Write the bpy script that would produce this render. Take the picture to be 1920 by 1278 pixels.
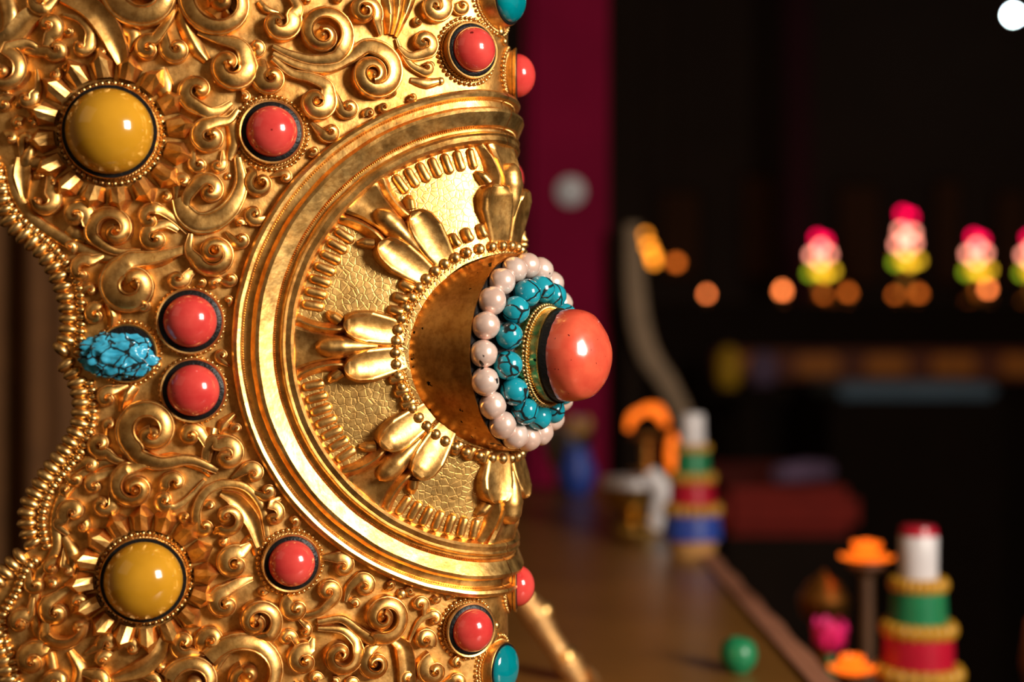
import bpy, bmesh, math, random
import numpy as np
from mathutils import Matrix, Vector, noise
random.seed(7)
for o in list(bpy.data.objects): bpy.data.objects.remove(o)
scn = bpy.context.scene
COL = scn.collection
R = math.radians

# ------------------------------------------------------------------ camera, world, light
K = 0.0002            # metres per reference pixel on the plane y = 0
D = 1920 * 50 / 36    # focal length in pixels = camera distance in the same units
Z0 = 1.10             # camera height
cam_d = bpy.data.cameras.new('camera'); cam = bpy.data.objects.new('camera', cam_d); COL.objects.link(cam)
cam.location = (0, -D * K, Z0); cam.rotation_euler = (R(90), 0, 0)
cam_d.lens = 50; cam_d.sensor_width = 36; cam_d.clip_start = 0.02; cam_d.clip_end = 50
cam_d.dof.use_dof = True; cam_d.dof.focus_distance = D * K - 0.016; cam_d.dof.aperture_fstop = 5.0
scn.camera = cam
world = bpy.data.worlds.new('world'); scn.world = world; world.use_nodes = True
bg = world.node_tree.nodes['Background']; bg.inputs[0].default_value = (1.0, 0.62, 0.34, 1); bg.inputs[1].default_value = 0.10

def area(name, loc, target, size, power, col):
    l = bpy.data.lights.new(name, 'AREA'); l.shape = 'RECTANGLE'; l.size = size[0]; l.size_y = size[1]; l.energy = power; l.color = col
    o = bpy.data.objects.new(name, l); COL.objects.link(o); o.location = loc
    o.rotation_euler = (Vector(target) - Vector(loc)).to_track_quat('-Z', 'Y').to_euler(); return o
area('window_light', (0.86, -0.66, Z0 + 0.34), (-0.06, 0, Z0), (0.30, 0.38), 22, (1.0, 0.90, 0.77))
area('hall_light', (-1.6, -1.2, Z0 + 1.3), (-0.1, 0, Z0), (1.4, 1.4), 2.5, (1.0, 0.72, 0.45))  # soft warm fill added from the left to lift the shadows
vs = scn.view_settings; vs.view_transform = 'Standard'; vs.look = 'None'; vs.gamma = 1; vs.exposure = 0.0; vs.use_curve_mapping = False

# ------------------------------------------------------------------ materials
def new_mat(name):
    m = bpy.data.materials.new(name); m.use_nodes = True
    return m, m.node_tree, m.node_tree.nodes['Principled BSDF']
def setp(b, **k):
    for n, v in k.items(): b.inputs[n.replace('_', ' ')].default_value = v
def rgb(c): return (c[0], c[1], c[2], 1)
def pos_node(nt): return nt.nodes.new('ShaderNodeNewGeometry').outputs['Position']
def noise_node(nt, scale, detail=3, vec=None, rough=0.55):
    n = nt.nodes.new('ShaderNodeTexNoise'); n.inputs['Scale'].default_value = scale; n.inputs['Detail'].default_value = detail
    n.inputs['Roughness'].default_value = rough
    nt.links.new(vec if vec else pos_node(nt), n.inputs['Vector']); return n
def ramp(nt, src, stops):
    r = nt.nodes.new('ShaderNodeValToRGB'); el = r.color_ramp.elements
    while len(el) > 1: el.remove(el[-1])
    el[0].position, el[0].color = stops[0][0], rgb(stops[0][1])
    for p, c in stops[1:]:
        e = el.new(p); e.color = rgb(c)
    nt.links.new(src, r.inputs[0]); return r.outputs[0]
def bump(nt, b, src, strength, dist, prev=None):
    n = nt.nodes.new('ShaderNodeBump'); n.inputs['Strength'].default_value = strength; n.inputs['Distance'].default_value = dist
    nt.links.new(src, n.inputs['Height'])
    if prev: nt.links.new(prev, n.inputs['Normal'])
    nt.links.new(n.outputs[0], b.inputs['Normal']); return n.outputs[0]
def gold(name, c1, c2, r0=0.26, r1=0.44, bs=0.25, scales=False, spots=False, coarse=260, grime=0.6):
    m, nt, b = new_mat(name); setp(b, Metallic=1.0)
    n1 = noise_node(nt, 90, 4)
    col = ramp(nt, n1.outputs[0], [(0.32, c2), (0.62, c1)])
    ng = noise_node(nt, 420, 4, rough=0.65); gm = ramp(nt, ng.outputs[0], [(0.38, (0.62, 0.50, 0.40)), (0.56, (1, 1, 1))])
    mg = nt.nodes.new('ShaderNodeMixRGB'); mg.blend_type = 'MULTIPLY'; mg.inputs[0].default_value = grime; nt.links.new(col, mg.inputs[1]); nt.links.new(gm, mg.inputs[2]); col = mg.outputs[0]
    if spots:
        ns = noise_node(nt, 230, 3); mk = ramp(nt, ns.outputs[0], [(0.0, (0, 0, 0)), (0.665, (0, 0, 0)), (0.69, (1, 1, 1))])
        mx = nt.nodes.new('ShaderNodeMixRGB'); nt.links.new(mk, mx.inputs[0]); nt.links.new(col, mx.inputs[1]); mx.inputs[2].default_value = (0.01, 0.008, 0.006, 1); col = mx.outputs[0]
    nt.links.new(col, b.inputs['Base Color'])
    n2 = noise_node(nt, 160, 3)
    nt.links.new(ramp(nt, n2.outputs[0], [(0.3, (r0,) * 3), (0.7, (r1,) * 3)]), b.inputs['Roughness'])
    p = bump(nt, b, noise_node(nt, coarse, 3).outputs[0], bs, 0.0010)
    if scales:
        v = nt.nodes.new('ShaderNodeTexVoronoi'); v.feature = 'DISTANCE_TO_EDGE'; v.inputs['Scale'].default_value = 430
        nt.links.new(pos_node(nt), v.inputs['Vector'])
        bump(nt, b, ramp(nt, v.outputs['Distance'], [(0.0, (0, 0, 0)), (0.12, (1, 1, 1))]), 0.22, 0.0003, p)
    return m
G1, G2 = (0.90, 0.54, 0.18), (0.80, 0.43, 0.115)
M_GOLD = gold('gilt', G1, G2, 0.34, 0.48, 0.12)
M_BODY = gold('gilt_ground', (0.86, 0.49, 0.155), (0.74, 0.38, 0.095), 0.40, 0.54, 0.22, coarse=200)
M_RIM = gold('gilt_rim', (0.90, 0.56, 0.19), (0.80, 0.43, 0.115), 0.32, 0.46, 0.25, coarse=170)
M_FIELD = gold('gilt_scaled', (0.90, 0.57, 0.19), (0.82, 0.48, 0.14), 0.36, 0.48, 0.12, scales=True)
M_BEAD = gold('gilt_bead', (0.90, 0.59, 0.23), (0.80, 0.48, 0.16), 0.30, 0.42, 0.05)
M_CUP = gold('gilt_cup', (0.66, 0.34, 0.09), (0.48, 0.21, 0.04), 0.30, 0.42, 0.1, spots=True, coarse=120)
M_COLLAR = gold('brass_collar', (0.66, 0.46, 0.14), (0.40, 0.28, 0.07), 0.2, 0.4, 0.15, spots=True)
m, nt, b = new_mat('black_pitch'); M_BLACK = m; setp(b, Base_Color=rgb((0.008, 0.007, 0.007)), Roughness=0.40, Specular_IOR_Level=0.25); bump(nt, b, noise_node(nt, 700, 3).outputs[0], 0.5, 0.0006)
def stone(name, c1, c2, scale, rough, specks=None, coat=0.5):
    m, nt, b = new_mat(name); setp(b, Roughness=rough, Coat_Weight=coat, Coat_Roughness=0.06)
    col = ramp(nt, noise_node(nt, scale, 4).outputs[0], [(0.35, c2), (0.65, c1)])
    if specks:
        mk = ramp(nt, noise_node(nt, specks[0], 2).outputs[0], [(0.0, (0, 0, 0)), (specks[1], (0, 0, 0)), (specks[1] + 0.02, (1, 1, 1))])
        mx = nt.nodes.new('ShaderNodeMixRGB'); nt.links.new(mk, mx.inputs[0]); nt.links.new(col, mx.inputs[1]); mx.inputs[2].default_value = rgb(specks[2]); col = mx.outputs[0]
    nt.links.new(col, b.inputs['Base Color']); return m
M_CORAL = stone('coral', (0.74, 0.075, 0.062), (0.60, 0.038, 0.036), 90, 0.16, (260, 0.735, (0.16, 0.008, 0.008)))
M_CORALK = stone('coral_orange', (0.80, 0.125, 0.062), (0.72, 0.085, 0.045), 130, 0.2, (620, 0.715, (0.12, 0.012, 0.01)))
M_AMBER = stone('ochre_amber', (0.62, 0.30, 0.018), (0.52, 0.245, 0.012), 60, 0.14, (420, 0.76, (0.12, 0.06, 0.01)))
M_TEAL = stone('turquoise_teal', (0.0, 0.24, 0.28), (0.0, 0.17, 0.21), 120, 0.12, (200, 0.70, (0.004, 0.03, 0.04)))
M_PEARL = stone('pearl', (0.90, 0.72, 0.64), (0.84, 0.58, 0.48), 120, 0.24, (170, 0.675, (0.02, 0.018, 0.018)), 0.6); M_PEARL.node_tree.nodes['Principled BSDF'].inputs['Metallic'].default_value = 0.35
def veined(name, c1, c2, scale, w, rough):
    m, nt, b = new_mat(name); setp(b, Roughness=rough, Coat_Weight=0.5, Coat_Roughness=0.08)
    v = nt.nodes.new('ShaderNodeTexVoronoi'); v.feature = 'DISTANCE_TO_EDGE'; v.inputs['Scale'].default_value = scale
    nz = noise_node(nt, scale * 1.3, 2); ad = nt.nodes.new('ShaderNodeVectorMath'); ad.operation = 'MULTIPLY_ADD'
    nt.links.new(nz.outputs['Color'], ad.inputs[0]); ad.inputs[1].default_value = (0.5 / scale,) * 3; nt.links.new(pos_node(nt), ad.inputs[2])
    nt.links.new(ad.outputs[0], v.inputs['Vector'])
    mk = ramp(nt, v.outputs['Distance'], [(0.0, (0, 0, 0)), (w, (0, 0, 0)), (w * 1.8, (1, 1, 1))])
    mx = nt.nodes.new('ShaderNodeMixRGB'); nt.links.new(mk, mx.inputs[0]); mx.inputs[1].default_value = (0.01, 0.018, 0.02, 1)
    nt.links.new(ramp(nt, noise_node(nt, scale, 3).outputs[0], [(0.3, c2), (0.7, c1)]), mx.inputs[2])
    nt.links.new(mx.outputs[0], b.inputs['Base Color']); return m
M_TURQ = veined('turquoise_veined', (0.012, 0.34, 0.44), (0.006, 0.24, 0.33), 95, 0.022, 0.16)
M_NUGGET = veined('turquoise_nugget', (0.07, 0.48, 0.72), (0.02, 0.32, 0.52), 170, 0.035, 0.22)
def plain(name, c, rough=0.6, metal=0.0, var=0.25, scale=20, em=None, ems=0):
    m, nt, b = new_mat(name); setp(b, Roughness=rough, Metallic=metal)
    nt.links.new(ramp(nt, noise_node(nt, scale, 3).outputs[0], [(0.3, tuple(x * (1 - var) for x in c)), (0.7, c)]), b.inputs['Base Color'])
    if em: b.inputs['Emission Color'].default_value = rgb(em); b.inputs['Emission Strength'].default_value = ems
    return m

# ------------------------------------------------------------------ object helpers
def finish(me, mat, smooth=True, sharp=50):
    if mat: me.materials.append(mat)
    if smooth:
        me.polygons.foreach_set('use_smooth', [True] * len(me.polygons))
        if sharp: me.set_sharp_from_angle(angle=R(sharp))
    me.update()
def mesh(name, v, f, mat, smooth=True, sharp=50):
    me = bpy.data.meshes.new(name); me.from_pydata([tuple(x) for x in v], [], f)
    bm = bmesh.new(); bm.from_mesh(me); bmesh.ops.recalc_face_normals(bm, faces=bm.faces); bm.to_mesh(me); bm.free()
    finish(me, mat, smooth, sharp); return me
def link(name, me, parent=None, mw=None, label=None, kind=None):
    o = bpy.data.objects.new(name, me); COL.objects.link(o)
    if mw is not None: o.matrix_world = mw
    if parent:
        o.parent = parent; o.matrix_parent_inverse = WORLD.get(parent.name, Matrix()).inverted()
    WORLD[o.name] = mw.copy() if mw is not None else Matrix()
    if label: o['label'] = label
    if kind: o['kind'] = kind
    return o
WORLD = {}
def thing(name, label, cat, loc, group=None):
    o = bpy.data.objects.new(name, None); COL.objects.link(o); o.location = loc; o.empty_display_size = 0.02
    o['label'] = label; o['category'] = cat
    if group: o['group'] = group
    WORLD[o.name] = Matrix.Translation(loc); return o

# ------------------------------------------------------------------ the curved front of the ornament: (s, v, h) -> space
S_K = [0, 95, 500, 800, 1100, 1500]; T_K = [60, 22, 13.5, 6, 0, -4]
SS = np.linspace(-1500, 1500, 3001)
TH = np.where(SS <= 0, np.interp(-SS, S_K, T_K), 120 - np.interp(SS, S_K, T_K)) * math.pi / 180
XS = np.concatenate([[0], np.cumsum(np.cos((TH[1:] + TH[:-1]) / 2))]); YS = np.concatenate([[0], np.cumsum(np.sin((TH[1:] + TH[:-1]) / 2))])
XS = XS - XS[1500] + (932 - 960); YS = YS - YS[1500] + 30.0
def fr(s):
    return np.interp(s, SS, XS), np.interp(s, SS, YS), np.interp(s, SS, TH)
def P(s, v, h=0.0):                     # metres
    x, y, t = fr(s)
    return Vector(((x + h * math.sin(t)) * K, (y - h * math.cos(t)) * K, Z0 + v * K))
PXS = XS * D / (D + YS); NVIS = 1500 + 60
def sv(px, py, h=0.0):                  # a pixel -> the spot of the curved front under it
    qx, qy = px - 960.0, 639.0 - py
    tx, ty = qx, qy
    for _ in range(4):
        s = float(np.interp(tx, PXS[:NVIS], SS[:NVIS])); x, y, t = fr(s); v = ty * (D + y) / D
        X = x + h * math.sin(t); Y = y - h * math.cos(t); f = D / (D + Y)
        tx += qx - X * f; ty += qy - v * f
    return s, v
def frame(s, v, h=0.0, rot=0.0, sc=(1, 1, 1)):   # matrix: x along the front, y up, z outwards; unit = one reference pixel
    t = float(np.interp(s, SS, TH)); ex = Vector((math.cos(t), math.sin(t), 0)); ez = Vector((math.sin(t), -math.cos(t), 0)); ey = Vector((0, 0, 1))
    c, sn = math.cos(rot), math.sin(rot); a = ex * c + ey * sn; b_ = ey * c - ex * sn
    m = Matrix.Identity(4)
    for i, (e, k) in enumerate(((a, sc[0]), (b_, sc[1]), (ez, sc[2]))): m.col[i] = (e * (k * K)).to_4d(); m.col[i][3] = 0
    m.col[3] = P(s, v, h).to_4d(); return m

def catmull(pts, n):
    p = [np.array(q, float) for q in pts]; p = [2 * p[0] - p[1]] + p + [2 * p[-1] - p[-2]]; out = []
    for i in range(1, len(p) - 2):
        for k in range(n):
            t = k / n; a, b_, c, d = p[i - 1:i + 3]
            out.append(0.5 * (2 * b_ + (c - a) * t + (2 * a - 5 * b_ + 4 * c - d) * t * t + (3 * b_ - a - 3 * c + d) * t ** 3))
    out.append(p[-2]); return out
PROF = {'band': [(-.5, -.1), (-.5, .80), (-.475, .94), (-.43, 1.0), (-.38, .99), (-.355, .92), (-.33, .97), (-.18, 1.02), (0, 1.04), (.18, 1.02), (.33, .97), (.355, .92), (.38, .99), (.43, 1.0), (.475, .94), (.5, .80), (.5, -.1)],
        'leaf': [(-.5, -.1), (-.5, .62), (-.46, .90), (-.40, 1.0), (-.33, .95), (-.27, .84), (0, .80), (.27, .84), (.33, .95), (.40, 1.0), (.46, .90), (.5, .62), (.5, -.1)],
        'round': [(-.5, -.1), (-.48, .35), (-.38, .70), (-.2, .93), (0, 1.0), (.2, .93), (.38, .70), (.48, .35), (.5, -.1)],
        'ridge': [(-.5, -.1), (-.45, .35), (-.25, .62), (-.06, .98), (.06, .98), (.25, .62), (.45, .35), (.5, -.1)],
        'gutter': [(-.5, -.1), (-.5, .75), (-.42, 1.0), (-.3, .85), (-.1, .62), (.1, .62), (.3, .85), (.42, 1.0), (.5, .75), (.5, -.1)]}
def sweep_vf(path, wid, hei, prof, hb=None, mapper=P, base=0, tilt=None):
    """path in (s, v); one cross-section per point; returns vertices and faces"""
    n = len(path); pr = PROF[prof]; m_ = len(pr); V = []; F = []
    for i in range(n):
        a = path[max(0, i - 1)]; c = path[min(n - 1, i + 1)]; d = np.array(c) - np.array(a); L = np.hypot(*d) or 1; nx, ny = -d[1] / L, d[0] / L
        h0 = hb[i] if hb is not None else 0
        for (u, z) in pr:
            V.append(mapper(path[i][0] + nx * u * wid[i], path[i][1] + ny * u * wid[i], h0 + z * hei[i] * (1 + (tilt[i] * u * 2 if tilt is not None and z > 0 else 0))))
    for i in range(n - 1):
        for j in range(m_ - 1):
            q = base + i * m_ + j; F.append((q, q + 1, q + m_ + 1, q + m_))
    F.append(tuple(base + j for j in range(m_))); F.append(tuple(base + (n - 1) * m_ + j for j in range(m_)))
    return V, F
def lerp_w(ws, n):
    return np.interp(np.linspace(0, 1, n), np.linspace(0, 1, len(ws)), ws)

# shared meshes
def ico(name, sub, mat):
    bm = bmesh.new(); bmesh.ops.create_icosphere(bm, subdivisions=sub, radius=1); me = bpy.data.meshes.new(name); bm.to_mesh(me); bm.free(); finish(me, mat, True, 0); return me
def lathe_vf(prof, n=24):
    V = [(r * math.cos(2 * math.pi * k / n), r * math.sin(2 * math.pi * k / n), z) for r, z in prof for k in range(n)]
    F = [(i * n + k, i * n + (k + 1) % n, (i + 1) * n + (k + 1) % n, (i + 1) * n + k) for i in range(len(prof) - 1) for k in range(n)]
    F += [tuple(range(n)), tuple((len(prof) - 1) * n + k for k in range(n))]
    return V, F
ME_BEAD = ico('bead', 2, M_BEAD); ME_FINE = ico('fine_bead', 1, M_BEAD)
ME_BOSS = mesh('boss', *lathe_vf([(1, -.3), (1, .35), (.93, .6), (.75, .8), (.5, .92), (.36, 1.0), (.28, 1.22), (.12, 1.36), (0.01, 1.4)], 16), M_GOLD, True, 70)

# ================================================================== THE GILDED ORNAMENT
base_pt = Vector((-0.10, 0.05, 0.90))
ORN = thing('gilded_ornament', 'large gilded altar ornament set with coral, amber, turquoise and pearls', 'ornament', base_pt)
def part(name, me, label=None, kind=None, mw=None, parent=None): return link(name, me, parent or ORN, mw, label, kind)

# border lines (pixel)
BO = [[(-30, 290), (-8, 335), (2, 380), (20, 416), (46, 442), (75, 468), (97, 497), (112, 525), (122, 555), (127, 590), (127, 620), (121, 645), (108, 662)],
      [(118, 676), (133, 695), (146, 722), (152, 755), (150, 790), (140, 815), (118, 850), (95, 880), (75, 910), (60, 935), (51, 960), (51, 985), (57, 1010), (66, 1026)],
      [(46, 1036), (25, 1055), (8, 1075), (-10, 1092), (-40, 1120)],
      [(-14, 1160), (-10, 1195), (2, 1230), (12, 1262), (18, 1300)]]
BI = [[(-14, 290), (2, 330), (6, 358), (15, 380), (28, 398), (45, 416), (66, 434), (88, 454), (108, 474), (124, 494), (138, 515), (147, 535), (151, 560), (152, 600), (149, 640), (147, 668)],
      [(166, 712), (173, 738), (175, 765), (172, 795), (163, 822), (148, 852), (120, 885), (97, 915), (84, 945), (78, 975), (82, 1003), (90, 1030)],
      [(72, 1046), (50, 1066), (38, 1090), (30, 1112), (12, 1138), (4, 1160), (6, 1190), (14, 1215), (24, 1240), (32, 1285)]]
LY = [-400, 280] + [p[1] for q in BO[:3] for p in q] + [1140, 1165, 1230, 1320, 1640]
LX = [-70, -50] + [p[0] for q in BO[:3] for p in q] + [-40, -12, 4, 10, 10]
# body: front sheet (both flanks), rolled rear edge
rows = [-300, -240, -180, -120, -80, -60, -45] + list(np.arange(-30, 1311, 10.0)) + [1340, 1420, 1520, 1640]
NC = 96; V = []; F = []
def body_h(s, v):
    q = Vector((s * .011, v * .011, 3.1)); return 2.2 * noise.noise(q) + 1.0 * noise.noise(q * 3.1)
for py in rows:
    s0, v0 = sv(np.interp(py, LY, LX), py); vv = v0
    half = []
    for c in range(NC + 1):
        u = (c / NC) ** 0.8 * (-s0) + s0 if c < NC else 0.0
        half.append((u, vv))
    row = [(half[0][0], -60), (half[0][0], -18)] + [(u, None) for u, _ in half]
    full = row + [(-u, h) for u, h in reversed(row[:-1])]
    for (u, h) in full:
        V.append(P(u, vv, body_h(abs(u), vv) if h is None else h))
W_ = len(V) // len(rows)
for i in range(len(rows) - 1):
    for j in range(W_ - 1):
        q = i * W_ + j; F.append((q, q + 1, q + W_ + 1, q + W_))
    F.append((i * W_, (i + 1) * W_, (i + 1) * W_ + W_ - 1, i * W_ + W_ - 1))
F.append(tuple(range(W_))); F.append(tuple((len(rows) - 1) * W_ + j for j in range(W_)))
part('body', mesh('body', V, F, M_BODY, True, 40), 'gilded ground sheet bent round a rounded nose')

# border beads
def bead_row(name, line, step, across, along, hgt, h0):
    path = [sv(x, y, 4) for x, y in line]; path = catmull(path, 12)
    seg = [np.hypot(*(path[i + 1] - path[i])) for i in range(len(path) - 1)]; cum = np.concatenate([[0], np.cumsum(seg)])
    n = int(cum[-1] / step); xs = [p[0] for p in path]; ys = [p[1] for p in path]
    for k in range(n + 1):
        t = (k + .5) / (n + 1) * cum[-1]; s = float(np.interp(t, cum, xs)); v = float(np.interp(t, cum, ys))
        s2 = float(np.interp(t + 2, cum, xs)); v2 = float(np.interp(t + 2, cum, ys)); s1 = float(np.interp(t - 2, cum, xs)); v1 = float(np.interp(t - 2, cum, ys))
        rot = math.atan2(v2 - v1, s2 - s1)
        j = random.uniform(.94, 1.06)
        part(name, ME_BEAD, mw=frame(s, v, h0, rot, (along * j, across * random.uniform(.95, 1.05), hgt * j)))
for l in BO: bead_row('border_bead', l, 18.5, 18, 10.5, 14, 3)
for l in BI: bead_row('inner_border_bead', l, 12.5, 9.5, 6.8, 8, 4)
# flat channel that runs beside the beads
def strip(name, line, w, h, prof='round', mat=M_GOLD, n=8, ws=None, hs=None):
    path = catmull([sv(x, y, 4) for x, y in line], n)
    wid = lerp_w(ws, len(path)) if ws else [w] * len(path); hei = lerp_w(hs, len(path)) if hs else [h] * len(path)
    v, f = sweep_vf(path, wid, hei, prof); return part(name, mesh(name, v, f, mat))
strip('border_fillet', [(20, 310), (30, 360), (60, 408), (105, 440), (150, 465), (205, 482), (262, 482)], 24, 10, 'round')
strip('border_fillet', [(230, 862), (190, 868), (150, 892), (118, 930), (104, 975), (106, 1020), (96, 1050)], 20, 9, 'round')
strip('border_fillet', [(96, 1050), (72, 1080), (64, 1130), (70, 1180), (92, 1225), (104, 1290)], 20, 9, 'round')

# ---------------- scrolls
def curl(cx, cy, Ro, a0, turn, tail=(), w=None, H=None, boss=None, w0=None, pw=.9, prof='band', bossr=.27):
    Hh = H or min(26, max(12, .66 * Ro)); Ro = Ro * 1.12; wm = (min(w * 1.45, .8 * Ro) if w else (.76 * Ro if abs(turn) < 430 else .56 * Ro))
    c = np.array(sv(cx, cy, Hh * .6)); bc = np.array(sv(boss[0], boss[1], Hh * .8)) if boss else c
    n = max(10, int(abs(turn) / 13)); sp = []
    for i in range(n + 1):
        t = i / n; a = R(a0 + turn * t); r = Ro * (1 - .5 * wm / Ro - (.80 - .5 * wm / Ro) * t ** pw)
        sp.append((c * (1 - t ** 1.5) + bc * t ** 1.5) + np.array((math.cos(a), math.sin(a))) * r)
    ws = list(wm * (1 - .60 * np.linspace(0, 1, n + 1))); hs = list(Hh * (1 + .42 * np.linspace(0, 1, n + 1) ** 1.3))
    path = sp; sg = 1 if turn > 0 else -1; tl = [sg * .20] * len(sp)
    if len(tail):
        tp = catmull([sv(x, y, Hh * .5) for x, y in tail] + [sp[0], sp[1]], 6)[:-6]
        tp = tp[:-1]; m_ = len(tp); k = np.linspace(0, 1, m_, endpoint=False)
        ws = list(((w0 or .35 * wm) * (1 - k) + wm * k)) + ws; hs = list(Hh * (.5 + .5 * k)) + hs; path = list(tp) + sp; tl = list(sg * .20 * k) + tl
    v, f = sweep_vf(path, ws, hs, prof, tilt=tl)
    o = part('scroll', mesh('scroll', v, f, M_GOLD, True, 32))
    br = max(4.0, bossr * Ro)
    link('scroll_boss', ME_BOSS, o, frame(bc[0], bc[1], Hh * .5, random.random() * 6, (br * .9, br * .9, Hh * .80)))
    return o
def stem(line, ws, H=12, prof='band', name='leaf_stem'):
    return strip(name, line, 0, 0, prof, ws=[q * 1.4 for q in ws], hs=[H * .7, H * 1.2, H * 1.2, H * .8])
def knob(cx, cy, r, H=None):
    h = H or r * .9; s, v = sv(cx, cy, h * .5); part('knob', ME_BEAD, mw=frame(s, v, h * .35, 0, (r, r, h)))

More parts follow.
